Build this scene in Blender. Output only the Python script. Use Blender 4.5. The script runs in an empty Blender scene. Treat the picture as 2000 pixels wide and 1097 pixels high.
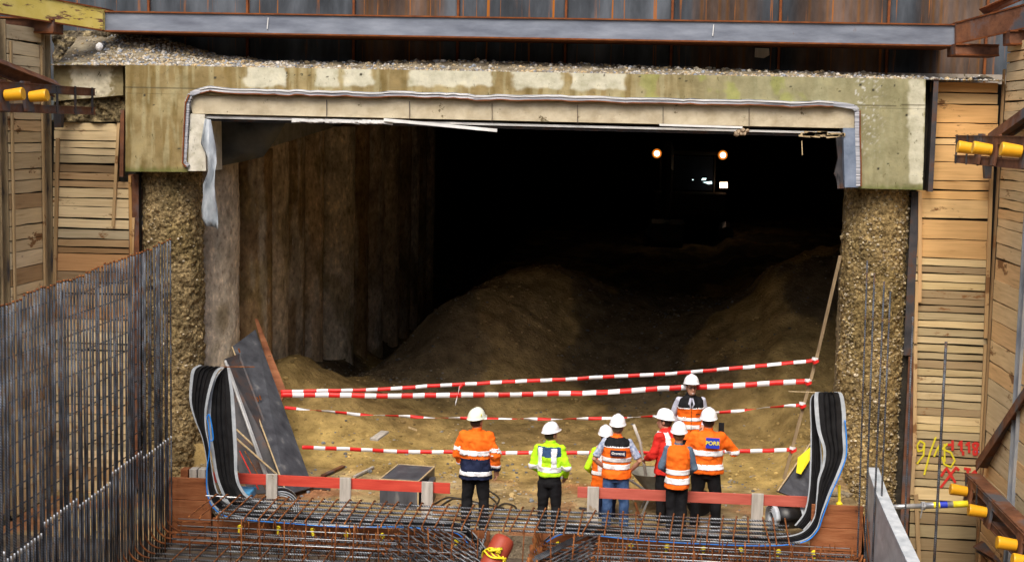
import bpy, bmesh, math, random
from mathutils import Vector, Matrix, noise
R = math.radians
scene = bpy.context.scene
COL = scene.collection
# ------------------------------------------------------------------ camera, world, sun
F = 2778.0
TH, PH, RO = R(4.8), math.atan(298 / F), R(1.2)
CAM = Vector((0, -21.2, 5.6))
fw = Vector((-math.sin(TH) * math.cos(PH), math.cos(TH) * math.cos(PH), -math.sin(PH)))
r0 = Vector((math.cos(TH), math.sin(TH), 0)); u0 = r0.cross(fw)
rt = r0 * math.cos(RO) + u0 * math.sin(RO); up = u0 * math.cos(RO) - r0 * math.sin(RO)
cd = bpy.data.cameras.new("camera"); cam = bpy.data.objects.new("camera", cd); COL.objects.link(cam)
cd.sensor_width = 36; cd.lens = 36 * F / 2000; cd.clip_end = 500
cam.matrix_world = Matrix(((rt.x, up.x, -fw.x, CAM.x), (rt.y, up.y, -fw.y, CAM.y), (rt.z, up.z, -fw.z, CAM.z), (0, 0, 0, 1)))
scene.camera = cam
w = bpy.data.worlds.new("World"); scene.world = w; w.use_nodes = True
nt = w.node_tree; bg = nt.nodes["Background"]
sky = nt.nodes.new("ShaderNodeTexSky"); sky.sky_type = 'NISHITA'; sky.sun_disc = False
sky.sun_elevation = R(52); sky.sun_rotation = R(190); sky.dust_density = 4; sky.air_density = 1.0
nt.links.new(sky.outputs[0], bg.inputs[0]); bg.inputs[1].default_value = 0.13
sl = bpy.data.lights.new("sun", 'SUN'); sun = bpy.data.objects.new("sun", sl); COL.objects.link(sun)
sl.energy = 2.0; sl.angle = R(35); sl.color = (1, .93, .82)
sdir = Vector((math.sin(R(190)) * math.cos(R(52)), math.cos(R(190)) * math.cos(R(52)), math.sin(R(52))))
sun.rotation_euler = sdir.to_track_quat('Z', 'Y').to_euler(); sun.location = (0, -10, 20)
scene.view_settings.view_transform = 'Standard'; scene.view_settings.look = 'None'
scene.view_settings.exposure = 0.62; scene.view_settings.gamma = 1

# ------------------------------------------------------------------ measuring helpers
def ray(px, py): return fw + rt * ((px - 1000) / F) + up * ((548.5 - py) / F)
def PY(px, py, Y):
    d = ray(px, py); return CAM + d * ((Y - CAM.y) / d.y)
def PZ(px, py, Z):
    d = ray(px, py); return CAM + d * ((Z - CAM.z) / d.z)
def PX(px, py, X):
    d = ray(px, py); return CAM + d * ((X - CAM.x) / d.x)
def rnd(a, b): return random.uniform(a, b)
def nz(x, y=0, z=0): return noise.noise(Vector((x, y, z)))
def fbm(x, y=0, z=0, o=4):
    s = 0; a = 1; f = 1
    for i in range(o): s += a * nz(x * f + 7.1 * i, y * f, z * f + 3.3 * i); a *= .5; f *= 2.03
    return s
def sm(a, b, x):
    t = max(0, min(1, (x - a) / (b - a))); return t * t * (3 - 2 * t)
def mixc(a, b, t): return tuple(a[i] * (1 - t) + b[i] * t for i in range(3))
def interp(tab, x):
    if x <= tab[0][0]: return tab[0][1]
    for (a, va), (b, vb) in zip(tab, tab[1:]):
        if x <= b: return va + (vb - va) * (x - a) / (b - a)
    return tab[-1][1]

# ------------------------------------------------------------------ objects
ORG = {}
def tag(o, label=None, cat=None, group=None, kind=None):
    if label: o["label"] = label
    if cat: o["category"] = cat
    if group: o["group"] = group
    if kind: o["kind"] = kind
    return o
def thing(name, loc, label, cat, group=None):
    o = bpy.data.objects.new(name, None); COL.objects.link(o); o.location = loc; o.empty_display_size = .2
    ORG[o.name] = Vector(loc); return tag(o, label, cat, group)
class MB:
    def __init__(s): s.v = []; s.f = []; s.c = []; s.mi = []; s.cur = (1, 1, 1); s.m = 0
    def vert(s, p, c=None): s.v.append(tuple(p)); s.c.append(c or s.cur); return len(s.v) - 1
    def face(s, idx): s.f.append(tuple(idx)); s.mi.append(s.m)
    def hexa(s, P, c=None):       # 8 points: bottom 4 ccw then top 4
        i = [s.vert(p, c) for p in P]
        for q in ((0, 3, 2, 1), (4, 5, 6, 7), (0, 1, 5, 4), (1, 2, 6, 5), (2, 3, 7, 6), (3, 0, 4, 7)): s.face([i[k] for k in q])
    def box(s, a, b, c=None):
        x0, y0, z0 = a; x1, y1, z1 = b
        s.hexa([(x0, y0, z0), (x1, y0, z0), (x1, y1, z0), (x0, y1, z0), (x0, y0, z1), (x1, y0, z1), (x1, y1, z1), (x0, y1, z1)], c)
    def bar(s, a, b, w, h, upv=(0, 0, 1), c=None):
        a = Vector(a); b = Vector(b); d = (b - a).normalized(); u = Vector(upv)
        side = d.cross(u)
        if side.length < 1e-4: side = d.cross(Vector((0, 1, 0)))
        side.normalize(); u = side.cross(d).normalized(); sx = side * w / 2; ux = u * h / 2
        s.hexa([a - sx - ux, a + sx - ux, b + sx - ux, b - sx - ux, a - sx + ux, a + sx + ux, b + sx + ux, b - sx + ux], c)
    def tube(s, pts, r, n=8, cap=True, c=None):
        pts = [Vector(p) for p in pts]; rings = []
        if not hasattr(r, '__len__'): r = [r] * len(pts)
        u = None
        for i, p in enumerate(pts):
            t = (pts[min(i + 1, len(pts) - 1)] - pts[max(i - 1, 0)]).normalized()
            if u is None:
                u = t.cross(Vector((0, 0, 1)))
                if u.length < .1: u = t.cross(Vector((1, 0, 0)))
            u = (u - t * u.dot(t)).normalized(); v = t.cross(u)
            rr = r[i]; ra, rb = (rr if hasattr(rr, '__len__') else (rr, rr))
            rings.append([s.vert(p + u * math.cos(6.28318 * k / n) * ra + v * math.sin(6.28318 * k / n) * rb, c) for k in range(n)])
        for A, B in zip(rings, rings[1:]):
            for k in range(n): s.face((A[k], A[(k + 1) % n], B[(k + 1) % n], B[k]))
        if cap:
            s.face(rings[0][::-1]); s.face(rings[-1])
    def loft(s, rings, n=20, c=None):  # (cx,cy,cz,rx,ry) horizontal ellipses
        out = []
        for (x, y, z, rx, ry) in rings:
            out.append([s.vert((x + math.cos(6.28318 * k / n) * rx, y + math.sin(6.28318 * k / n) * ry, z), c) for k in range(n)])
        for A, B in zip(out, out[1:]):
            for k in range(n): s.face((A[k], A[(k + 1) % n], B[(k + 1) % n], B[k]))
        s.face(out[0][::-1]); s.face(out[-1])
    def ball(s, p, rx, ry=None, rz=None, n=14, m=9, c=None):
        ry = ry or rx; rz = rz or rx
        s.loft([(p[0], p[1], p[2] - rz * math.cos(math.pi * (i + .12) / (m - .76 + .0)), rx * math.sin(math.pi * (i + .12) / (m - .76)), ry * math.sin(math.pi * (i + .12) / (m - .76))) for i in range(m)], n, c)
    def grid(s, fn, nu, nv, flip=False):   # fn(u,v)->(point,col)
        ids = []
        for j in range(nv + 1):
            row = []
            for i in range(nu + 1):
                p, c = fn(i / nu, j / nv); row.append(s.vert(p, c))
            ids.append(row)
        for j in range(nv):
            for i in range(nu):
                q = (ids[j][i], ids[j][i + 1], ids[j + 1][i + 1], ids[j + 1][i]); s.face(q[::-1] if flip else q)
        return ids
    def prism(s, poly, d, c=None):
        n = len(poly); d = Vector(d)
        a = [s.vert(p, c) for p in poly]; b = [s.vert(Vector(p) + d, c) for p in poly]
        s.face(a); s.face(b[::-1])
        for k in range(n): s.face((a[k], b[k], b[(k + 1) % n], a[(k + 1) % n]))
    def build(s, name, mat, parent=None, smooth=False, org=None, bevel=0):
        if parent is not None: o0 = ORG[parent.name]
        elif org is not None: o0 = Vector(org)
        else:
            xs = [p[0] for p in s.v]; ys = [p[1] for p in s.v]; zs = [p[2] for p in s.v]
            o0 = Vector(((min(xs) + max(xs)) / 2, (min(ys) + max(ys)) / 2, min(zs)))
        me = bpy.data.meshes.new(name)
        me.from_pydata([(p[0] - o0.x, p[1] - o0.y, p[2] - o0.z) for p in s.v], [], s.f)
        mats = mat if isinstance(mat, (list, tuple)) else [mat]
        for m in mats: me.materials.append(m)
        if len(mats) > 1: me.polygons.foreach_set('material_index', s.mi)
        if any(c != (1, 1, 1) for c in s.c):
            ca = me.color_attributes.new('Col', 'FLOAT_COLOR', 'POINT')
            ca.data.foreach_set('color', [x for c in s.c for x in (c[0], c[1], c[2], 1)])
        if smooth: me.polygons.foreach_set('use_smooth', [True] * len(me.polygons))
        bm = bmesh.new(); bm.from_mesh(me); bmesh.ops.recalc_face_normals(bm, faces=bm.faces); bm.to_mesh(me); bm.free()
        me.update()
        o = bpy.data.objects.new(name, me); COL.objects.link(o)
        if bevel:
            b = o.modifiers.new('bevel', 'BEVEL'); b.width = bevel; b.segments = 2; b.limit_method = 'ANGLE'
        if parent is not None: o.parent = parent
        else: o.location = o0
        ORG[o.name] = o0
        return o

# ------------------------------------------------------------------ materials
def mat(name, ramp=None, attr=False, scale=4, stretch=(1, 1, 1), rough=.85, metal=0, bump=.4, bscale=None, dist=.02, spec=.3,
        stain=None, sscale=.8, sstretch=(1, 1, 1), slo=.45, shi=.6, detail=8, wave=None, rust=None):
    m = bpy.data.materials.new(name); m.use_nodes = True; n = m.node_tree.nodes; L = m.node_tree.links
    b = n["Principled BSDF"]; b.inputs['Roughness'].default_value = rough; b.inputs['Metallic'].default_value = metal
    b.inputs['Specular IOR Level'].default_value = spec
    tc = n.new('ShaderNodeTexCoord')
    def ns(sc, st, det=8, rg=.6):
        mp = n.new('ShaderNodeMapping'); mp.inputs['Scale'].default_value = st; L.new(tc.outputs['Object'], mp.inputs[0])
        t = n.new('ShaderNodeTexNoise'); t.inputs['Scale'].default_value = sc; t.inputs['Detail'].default_value = det; t.inputs['Roughness'].default_value = rg
        L.new(mp.outputs[0], t.inputs[0]); return t.outputs[0]
    def rampn(inp, r):
        c = n.new('ShaderNodeValToRGB'); L.new(inp, c.inputs[0]); e = c.color_ramp.elements
        while len(e) < len(r): e.new(.5)
        for k, (p, col) in enumerate(r): e[k].position = p; e[k].color = (*col, 1)
        return c.outputs[0]
    def mix(f, a, bb, mode='MIX'):
        x = n.new('ShaderNodeMix'); x.data_type = 'RGBA'; x.blend_type = mode
        if hasattr(f, 'links'): L.new(f, x.inputs[0])
        else: x.inputs[0].default_value = f
        for k, v in ((6, a), (7, bb)):
            if hasattr(v, 'links'): L.new(v, x.inputs[k])
            else: x.inputs[k].default_value = (*v, 1)
        return x.outputs[2]
    def msk(inp, lo, hi):
        c = n.new('ShaderNodeMapRange'); L.new(inp, c.inputs[0]); c.inputs[1].default_value = lo; c.inputs[2].default_value = hi; return c.outputs[0]
    base = rampn(ns(scale, stretch, detail), ramp or [(.3, (.7, .7, .7)), (.7, (1.1, 1.1, 1.1))])
    if attr:
        a = n.new('ShaderNodeAttribute'); a.attribute_name = 'Col'; base = mix(1, a.outputs[0], base, 'MULTIPLY')
    if stain: base = mix(msk(ns(sscale, sstretch, 6), slo, shi), base, stain)
    if rust:
        c, rs, lo, hi = rust[:4]; st = rust[4] if len(rust) > 4 else (1, 1, 1)
        base = mix(msk(ns(rs, st, 8, .7), lo, hi), base, c)
    hgt = ns(bscale or scale * 4, stretch, 6)
    if wave:
        d, per, dark = wave
        mp = n.new('ShaderNodeMapping'); mp.inputs['Scale'].default_value = d; L.new(tc.outputs['Object'], mp.inputs[0])
        sx = n.new('ShaderNodeSeparateXYZ'); L.new(mp.outputs[0], sx.inputs[0])
        a1 = n.new('ShaderNodeMath'); a1.operation = 'ADD'; L.new(sx.outputs[0], a1.inputs[0]); L.new(sx.outputs[2], a1.inputs[1])
        a2 = n.new('ShaderNodeMath'); a2.operation = 'ADD'; L.new(a1.outputs[0], a2.inputs[0]); L.new(sx.outputs[1], a2.inputs[1])
        mu = n.new('ShaderNodeMath'); mu.operation = 'MULTIPLY'; mu.inputs[1].default_value = 6.283 / per; L.new(a2.outputs[0], mu.inputs[0])
        si = n.new('ShaderNodeMath'); si.operation = 'SINE'; L.new(mu.outputs[0], si.inputs[0])
        base = mix(msk(si.outputs[0], -.6, .6), mix(1, base, (dark,) * 3, 'MULTIPLY'), base)  # dark stripes paint shade between rebar ribs, leaving pale highlights on the crests
        hgt = si.outputs[0]
    if hasattr(base, 'links'): L.new(base, b.inputs['Base Color'])
    if bump:
        bp = n.new('ShaderNodeBump'); bp.inputs['Strength'].default_value = bump; bp.inputs['Distance'].default_value = dist
        L.new(hgt, bp.inputs['Height']); L.new(bp.outputs[0], b.inputs['Normal'])
    return m
def emi(name, col, s):
    m = mat(name, [(0, col), (1, col)], bump=0); b = m.node_tree.nodes["Principled BSDF"]
    b.inputs['Emission Color'].default_value = (*col, 1); b.inputs['Emission Strength'].default_value = s; return m
G2 = [(.3, (.62, .62, .62)), (.5, (.95, .95, .95)), (.72, (1.2, 1.2, 1.2))]
m_ground = mat('ground_soil', [(.3, (.5, .48, .45)), (.5, (.85, .85, .85)), (.7, (1.25, 1.25, 1.25))], attr=True, scale=3, rust=((.12, .085, .045), 10, .6, .68), bump=.9, bscale=14, dist=.06, rough=.95, spec=.1)
m_stone = mat('stones', G2, attr=True, scale=9, bump=.3, rough=.8)
m_pile = mat('rough_pile_concrete', [(.34, (.2, .17, .14)), (.45, (.72, .7, .66)), (.56, (1.08, 1.05, 1.0)), (.7, (1.9, 1.85, 1.75))], attr=True, scale=20, bump=1, bscale=26, dist=.06, rough=.9, spec=.2)
m_conc = mat('weathered_concrete', [(.3, (.72, .72, .66)), (.55, (1, 1, 1)), (.75, (1.18, 1.16, 1.1))], attr=True, scale=5, bump=.25, bscale=30, rough=.85,
             rust=((.1, .085, .035), 9, .6, .68, (2, 2, .9)))
m_cream = mat('cream_render', [(.3, (.42, .35, .23)), (.6, (.56, .49, .35))], scale=5, bump=.3, rough=.85, rust=((.14, .11, .06), 4, .62, .65))
m_memb = mat('membrane', [(.38, (.03, .035, .05)), (.5, (.4, .42, .47)), (.62, (.75, .75, .78))], scale=3, stretch=(.2, 1, 20), bump=.4, rough=.5)
m_whitep = mat('white_strip', [(.3, (.6, .6, .58)), (.7, (.82, .82, .8))], scale=3, bump=.1)
m_wallsteel = mat('sheet_wall_steel', [(.32, (.02, .024, .028)), (.5, (.055, .065, .075)), (.7, (.12, .14, .16))], scale=1.4, stretch=(1.3, 1, .35), rough=.75, metal=0, spec=.15, bump=.2,
                  attr=True, rust=((.36, .12, .012), 1.5, .57, .64, (7, 1, .12)))
m_beam = mat('grey_beam_steel', [(.3, (.12, .135, .175)), (.5, (.19, .215, .265)), (.7, (.27, .3, .36))], scale=2.5, stretch=(.5, 1, 2), rough=.55, metal=.15, bump=.12, rust=((.14, .07, .05), 3, .66, .75, (1.5, 1, .6)))
m_rust = mat('rust_steel', [(.3, (.07, .028, .015)), (.5, (.17, .07, .035)), (.7, (.3, .12, .05))], scale=4, rough=.75, bump=.3, stain=(.09, .09, .1), sscale=2, slo=.5, shi=.62)
m_rustlip = mat('rust_lip', [(.3, (.1, .028, .01)), (.7, (.26, .08, .018))], scale=6, rough=.8)
m_yelb = mat('yellow_paint_steel', [(.3, (.66, .5, .08)), (.7, (.82, .66, .2))], scale=3, rough=.6, bump=.15, rust=((.17, .07, .05), 3.4, .54, .6, (.5, 1, 3.5)))
m_dsteel = mat('dark_steel', [(.3, (.03, .03, .035)), (.7, (.09, .085, .09))], scale=4, rough=.6, bump=.2, rust=((.1, .045, .025), 4, .5, .65))
def wood(name, st): return mat(name, [(.25, (.5, .4, .3)), (.38, (.88, .84, .78)), (.6, (1.02, 1, .97)), (.8, (1.15, 1.13, 1.08))], attr=True, scale=4, stretch=st, bump=.12, bscale=16, rough=.8,
                    rust=((.26, .13, .05), 1.3, .585, .61, (.6 if st[0] < 1 else 1.6, .6 if st[1] < 1 else 1.6, 1.6)))
m_woodx = wood('wood_grain_across', (.35, 4, 6)); m_woody = wood('wood_grain_along', (4, .35, 6)); m_woodz = wood('wood_grain_upright', (5, 5, .35))
m_black = mat('dark_gap_sheet', [(.3, (.02, .017, .013)), (.7, (.05, .042, .03))], scale=5, bump=.8)  # near-black sheet behind the boards, standing in for shade in the gaps
m_form = mat('formwork_boards', [(.3, (.16, .05, .018)), (.5, (.3, .105, .04)), (.7, (.42, .18, .08))], scale=2.5, stretch=(.4, 1, 3), rough=.6, rust=((.06, .025, .015), 2.5, .58, .64))
m_redb = mat('red_painted_board', [(.3, (.5, .045, .03)), (.7, (.68, .09, .055))], scale=5, stretch=(.4, 1, 3), rough=.6, bump=.15)
m_pinkb = mat('faded_red_board', [(.3, (.42, .08, .055)), (.7, (.58, .14, .1))], scale=5, stretch=(.4, 1, 3), rough=.7, bump=.15)
m_greyw = mat('grey_wood', [(.3, (.34, .31, .27)), (.7, (.56, .52, .47))], scale=6, stretch=(3, 3, .4), rough=.85, rust=((.25, .15, .05), 4, .64, .7))
m_rebz = mat('rebar_upright', [(.34, (.025, .028, .034)), (.5, (.09, .1, .12)), (.7, (.26, .29, .33))], scale=3, rough=.5, metal=.3, bump=.5, dist=.004, wave=((.6, .6, 1), .03, .5), rust=((.15, .075, .035), 9, .52, .64, (3, 3, 1)))
m_rebx = mat('rebar_lying', [(.33, (.035, .04, .05)), (.5, (.17, .18, .2)), (.68, (.5, .54, .58))], scale=3, rough=.5, metal=.3, bump=.5, dist=.004, wave=((1, .6, .6), .034, .3), rust=((.17, .07, .025), 5, .53, .63, (.6, 3, 3)))
m_rebr = mat('rebar_rusty', [(.3, (.05, .018, .008)), (.5, (.2, .065, .018)), (.7, (.42, .16, .04))], scale=9, rough=.8, bump=.3)
m_rubber = mat('black_rubber', [(.3, (.006, .006, .007)), (.7, (.022, .022, .024))], scale=8, rough=.38, bump=.1, spec=.45, rust=((.12, .12, .12), 14, .74, .8, (3, 3, .5)))
m_rubedge = mat('rubber_pale_edge', [(.3, (.32, .36, .4)), (.7, (.6, .64, .68))], scale=6, rough=.5, bump=.1)
m_blue = mat('blue_hose', [(0, (.015, .2, .75)), (1, (.03, .3, .9))], rough=.35, bump=0)
m_bluepl = mat('blue_plastic', [(0, (.05, .28, .55)), (1, (.1, .4, .7))], rough=.4, bump=.1)
m_ply = mat('black_plywood', [(.3, (.035, .037, .045)), (.6, (.085, .09, .105)), (.75, (.2, .2, .2))], scale=3, stretch=(2, 2, .5), rough=.42, bump=.1, spec=.4, rust=((.3, .17, .06), 5, .72, .75))
m_plyedge = mat('plywood_edge', [(.3, (.35, .25, .13)), (.7, (.6, .47, .28))], scale=20, bump=.1)
m_alu = mat('aluminium_panel', [(.3, (.33, .34, .35)), (.7, (.55, .56, .57))], scale=3, stretch=(1, 1, 2), rough=.5, metal=.2, bump=.15, rust=((.2, .15, .1), 5, .62, .72))
m_capy = mat('yellow_plastic_cap', [(.2, (.8, .36, .01)), (.8, (.9, .46, .02))], rust=((.4, .18, .02), 7, .6, .75), scale=3, rough=.38, bump=.03, spec=.45)
m_yel = mat('yellow_plastic', [(0, (.8, .65, .02)), (1, (.9, .75, .04))], rough=.45, bump=.05)
m_tapeR = mat('tape_red', [(0, (.68, .02, .02)), (1, (.8, .035, .03))], rough=.4, bump=.1, bscale=20)
m_tapeW = mat('tape_white', [(0, (.72, .72, .75)), (1, (.85, .85, .87))], rough=.4, bump=.1, bscale=20)
m_pipe = mat('red_brown_pipe', [(.3, (.28, .04, .02)), (.7, (.38, .065, .035))], scale=4, rough=.5, bump=.08)
m_film = mat('grey_plastic_film', [(.3, (.16, .19, .22)), (.5, (.34, .38, .42)), (.7, (.6, .64, .68))], scale=3, stretch=(2, 1, .7), rough=.3, bump=.5, spec=.6)
m_filmd = mat('dull_film', [(.3, (.04, .043, .045)), (.7, (.13, .14, .14))], scale=2, bump=.5, rough=.5)
m_galv = mat('galvanised_prop', [(.3, (.4, .42, .45)), (.7, (.62, .64, .67))], scale=9, rough=.35, metal=.6, bump=.1)
m_blueplate = mat('blue_grey_plate', [(.3, (.12, .16, .23)), (.7, (.24, .29, .38))], scale=5, rough=.6, bump=.2)
m_cable = mat('dark_cable', [(0, (.03, .025, .02)), (1, (.06, .05, .04))], rough=.6, bump=0)
m_gyel = mat('yellow_spray', [(0, (.7, .6, .02)), (1, (.8, .7, .05))], bump=0); m_gred = mat('red_spray', [(0, (.6, .03, .02)), (1, (.7, .05, .04))], bump=0)
m_gblu = mat('blue_spray', [(0, (.05, .35, .7)), (1, (.1, .4, .8))], bump=0); m_gpink = mat('faded_pink_spray', [(0, (.75, .28, .2)), (1, (.8, .35, .25))], bump=0)
m_skin = mat('skin', [(.3, (.42, .2, .13)), (.7, (.56, .3, .2))], scale=9, rough=.5, bump=.05)
m_hair = mat('dark_hair', [(.3, (.02, .014, .01)), (.7, (.06, .04, .025))], scale=30, rough=.6, bump=.4)
m_hairg = mat('greyish_hair', [(.3, (.1, .08, .06)), (.7, (.2, .17, .14))], scale=30, rough=.6, bump=.4)
m_hairl = mat('light_brown_hair', [(.3, (.12, .06, .02)), (.7, (.25, .13, .06))], scale=30, rough=.6, bump=.4)
def cloth(name, a, b, sc=5, bump=.35): return mat(name, [(.3, a), (.7, b)], scale=sc, rough=.8, bump=bump, bscale=7, dist=.03, spec=.15)
m_or = cloth('orange_fabric', (.86, .125, .008), (1.0, .2, .02)); m_navy = cloth('navy_fabric', (.008, .012, .035), (.02, .028, .07))
m_navy2 = cloth('blue_yoke_fabric', (.02, .05, .13), (.04, .09, .2)); m_lime = cloth('lime_fabric', (.42, .8, .01), (.55, .95, .03))
m_blk = cloth('black_fabric', (.006, .006, .008), (.018, .018, .02)); m_jean = cloth('denim', (.03, .075, .2), (.09, .17, .36), 14)
m_red = cloth('red_fabric', (.55, .02, .015), (.7, .04, .03)); m_sleeve = cloth('grey_blue_fabric', (.06, .1, .16), (.14, .2, .28))
m_check = cloth('checked_shirt', (.12, .17, .33), (.6, .64, .72), 26); m_shirt = cloth('pale_shirt', (.42, .44, .56), (.58, .6, .72))
m_refl = mat('reflective_band', [(.3, (.82, .83, .86)), (.7, (.97, .97, 1))], scale=7, rough=.35, bump=.12)
m_helm = mat('white_helmet', [(0, (.84, .85, .9)), (1, (.92, .93, .96))], rough=.3, bump=0, spec=.5)
m_helmy = mat('cream_helmet', [(0, (.76, .8, .66)), (1, (.84, .87, .74))], rough=.35, bump=0, spec=.5)
m_boot = mat('tan_boots', [(.3, (.3, .12, .05)), (.7, (.48, .22, .1))], scale=9); m_bootk = mat('black_shoes', [(0, (.012, .012, .012)), (1, (.03, .03, .03))])
m_glass = mat('dark_glasses', [(0, (.01, .01, .01)), (1, (.02, .02, .02))], rough=.2, bump=0)
m_signb = mat('sign_blue', [(0, (.02, .04, .45)), (1, (.03, .06, .55))], bump=0, rough=.5); m_signy = mat('sign_yellow', [(0, (.85, .72, .02)), (1, (.9, .78, .04))], bump=0, rough=.5)
m_signk = mat('sign_navy', [(0, (.012, .014, .04)), (1, (.02, .022, .055))], bump=0, rough=.5); m_signw = mat('sign_white', [(0, (.85, .85, .85)), (1, (.95, .95, .95))], bump=0, rough=.5)
m_bin = mat('wheelbarrow_zinc', [(.3, (.2, .2, .17)), (.7, (.36, .36, .31))], scale=6, rough=.55, metal=.3, bump=.15, rust=((.18, .12, .06), 5, .6, .7))
m_lamp = emi('work_lamp_glow', (1, .8, .5), 4); m_lampr = emi('tail_lamp_glow', (1, .62, .4), 4); m_glint = emi('window_glint_glow', (.75, 1, 1), 1.2)
m_halo = emi('lamp_halo_glow', (1, .28, .03), .28)  # orange halo round each lamp, painted as a glowing disc behind it
m_mach = mat('digger_paint', [(.3, (.012, .009, .004)), (.7, (.03, .02, .008))], rough=.5)
m_wgl = mat('cab_glass', [(0, (.01, .012, .015)), (1, (.02, .022, .03))], rough=.7, bump=0, spec=.05)

# ------------------------------------------------------------------ ground
XL, XR = -9.08, 5.35
xdrop = PY(1692, 1000, -2.2).x
def gh(x, y):
    base = interp([(-2.2, 0), (1.2, .02), (2.4, .12), (4, .3), (6.5, .65), (9, 1.3), (11, 1.7), (14, 1.9), (20, 2.1), (30, 2.3), (60, 2.5)], y)
    left = sm(-3.2, -5.6, x) * sm(5, 9, y); base = base * (1 - .8 * left)
    def g(cx, cy, h, sx, sy): return h * math.exp(-((x - cx) / sx) ** 2 - ((y - cy) / sy) ** 2)
    z = base + g(-5.8, 3.8, .85, 1.7, 1.5) + g(-3.3, 7.4, 1.25, 1.5, 1.7) + g(-1.9, 10.2, 1.0, 1.7, 1.8) + g(3.4, 7.8, 1.3, 2.4, 2.6) + g(2.2, 5.0, .6, 1.3, 1.1) + g(5.5, 9, 1.2, 2, 3)
    z += (sm(-5.55, -6.1, x) + sm(2.45, 2.9, x)) * .52 * sm(-2.3, -2.12, y) * (1 - .4 * sm(0, 2, y))
    far = sm(1.5, 4, y)
    out = max(sm(xdrop, xdrop + .12, x), sm(-6.3, -6.42, x)) * (1 if y < .5 else 0)
    z = z * (1 - out) - (1.27 if x > 0 else .31) * out
    z += .03 * fbm(x * 1.3, y * 1.3) * (.6 + 2 * far) + .008 * (.6 + far) * fbm(x * 6, y * 6, 3) + .012 * abs(nz(x * 11, y * 11, 5))
    z -= .16 * abs(fbm(x * .8, y * .8, 11)) * sm(3, 5, y)
    return z
def gcol(x, y):
    sand = (.4, .28, .11); pale = (.46, .36, .21); red = (.38, .15, .07); grav = (.14, .105, .06); brown = (.26, .175, .07)
    c = mixc(sand, brown, sm(-.2, .5, fbm(x * .5, y * .5, 5)))
    c = mixc(c, pale, .8 * sm(.1, .6, fbm(x * .8 + 9, y * .8)) * sm(2.5, .5, y))
    c = mixc(c, pale, .6 * sm(.9, -1.2, y))
    c = mixc(c, red, .75 * sm(-.05, .45, fbm(x * .7 + 3, y * .9, 8)) * sm(1.6, .6, y))
    c = mixc(c, (.56, .4, .14), .6 * sm(3.3, 2, y) * sm(.6, 1.4, y))
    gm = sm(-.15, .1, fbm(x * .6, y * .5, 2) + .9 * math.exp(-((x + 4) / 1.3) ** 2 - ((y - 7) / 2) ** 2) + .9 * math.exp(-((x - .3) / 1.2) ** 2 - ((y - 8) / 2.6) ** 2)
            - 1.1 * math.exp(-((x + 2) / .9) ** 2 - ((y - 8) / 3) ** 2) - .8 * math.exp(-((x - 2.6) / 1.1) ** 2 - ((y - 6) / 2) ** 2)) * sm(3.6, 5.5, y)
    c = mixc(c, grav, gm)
    c = mixc(c, (.52, .38, .19), .7 * math.exp(-((x + 2.2) / .95) ** 2 - ((y - 8.2) / 2.6) ** 2))
    k = 1 + .25 * fbm(x * 4, y * 4, 1)
    return tuple(max(.01, v * k) for v in c), gm
mb = MB(); ys = [-2.12]
while ys[-1] < 52: ys.append(ys[-1] + (.05 if ys[-1] < 3 else .09 if ys[-1] < 12 else .5))
xs = [-9 + i * .065 for i in range(int(17.5 / .065) + 1)]
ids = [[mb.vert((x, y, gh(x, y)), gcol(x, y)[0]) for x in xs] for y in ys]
for j in range(len(ys) - 1):
    for i in range(len(xs) - 1): mb.face((ids[j][i], ids[j][i + 1], ids[j + 1][i + 1], ids[j + 1][i]))
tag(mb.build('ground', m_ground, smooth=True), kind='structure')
mb = MB(); mb.cur = (.17, .135, .1); mb.box((-60, -90, -1.9), (3.28, -2.1, -.3)); mb.box((3.29, -90, -1.95), (60, .5, -1.25)); tag(mb.build('pit_floor', m_ground), kind='structure')

mb = MB(); mb.cur = (.32, .26, .18); mb.box((-30, -34, -1.9), (30, -33, 15)); tag(mb.build('pit_wall', m_ground), kind='structure')  # unseen pit wall behind the camera, added to cut low sky light
ICO = None
def ico():
    global ICO
    if ICO is None:
        bm = bmesh.new(); bmesh.ops.create_icosphere(bm, subdivisions=1, radius=1)
        ICO = ([v.co.copy() for v in bm.verts], [[v.index for v in f.verts] for f in bm.faces]); bm.free()
    return ICO
def rock(mb, p, s, c, flat=.6):
    V, Fc = ico(); k = len(mb.v); a = rnd(0, 6.28); ca, sa = math.cos(a), math.sin(a); sx, sy = rnd(.6, 1.2), rnd(.6, 1.2)
    for v in V:
        j = rnd(.75, 1.15); x, y = v.x * sx * j, v.y * sy * j
        mb.vert((p[0] + s * (x * ca - y * sa), p[1] + s * (x * sa + y * ca), p[2] + s * v.z * flat * j), c)
    for f in Fc: mb.face([k + i for i in f])
SC = [(.42, .38, .3), (.3, .26, .19), (.2, .19, .18), (.5, .47, .42), (.36, .28, .16), (.25, .27, .3), (.45, .33, .18)]
random.seed(4); mb = MB(); cnt = 0
while cnt < 3000:
    x = rnd(-6.4, 5); y = rnd(-2, 11) if cnt > 1100 else rnd(-2, 2.5); c, gm = gcol(x, y)
    if rnd(0, 1) > .12 + gm: continue
    s = min(.07, .008 + abs(random.gauss(0, .016))); cl = random.choice(SC); cl = tuple(v * (.38 if y > 4 else .8) for v in cl)  # stone colour darkened further in, painting the dimness of the tunnel
    rock(mb, (x, y, gh(x, y) + s * .2), s, cl); cnt += 1
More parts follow.
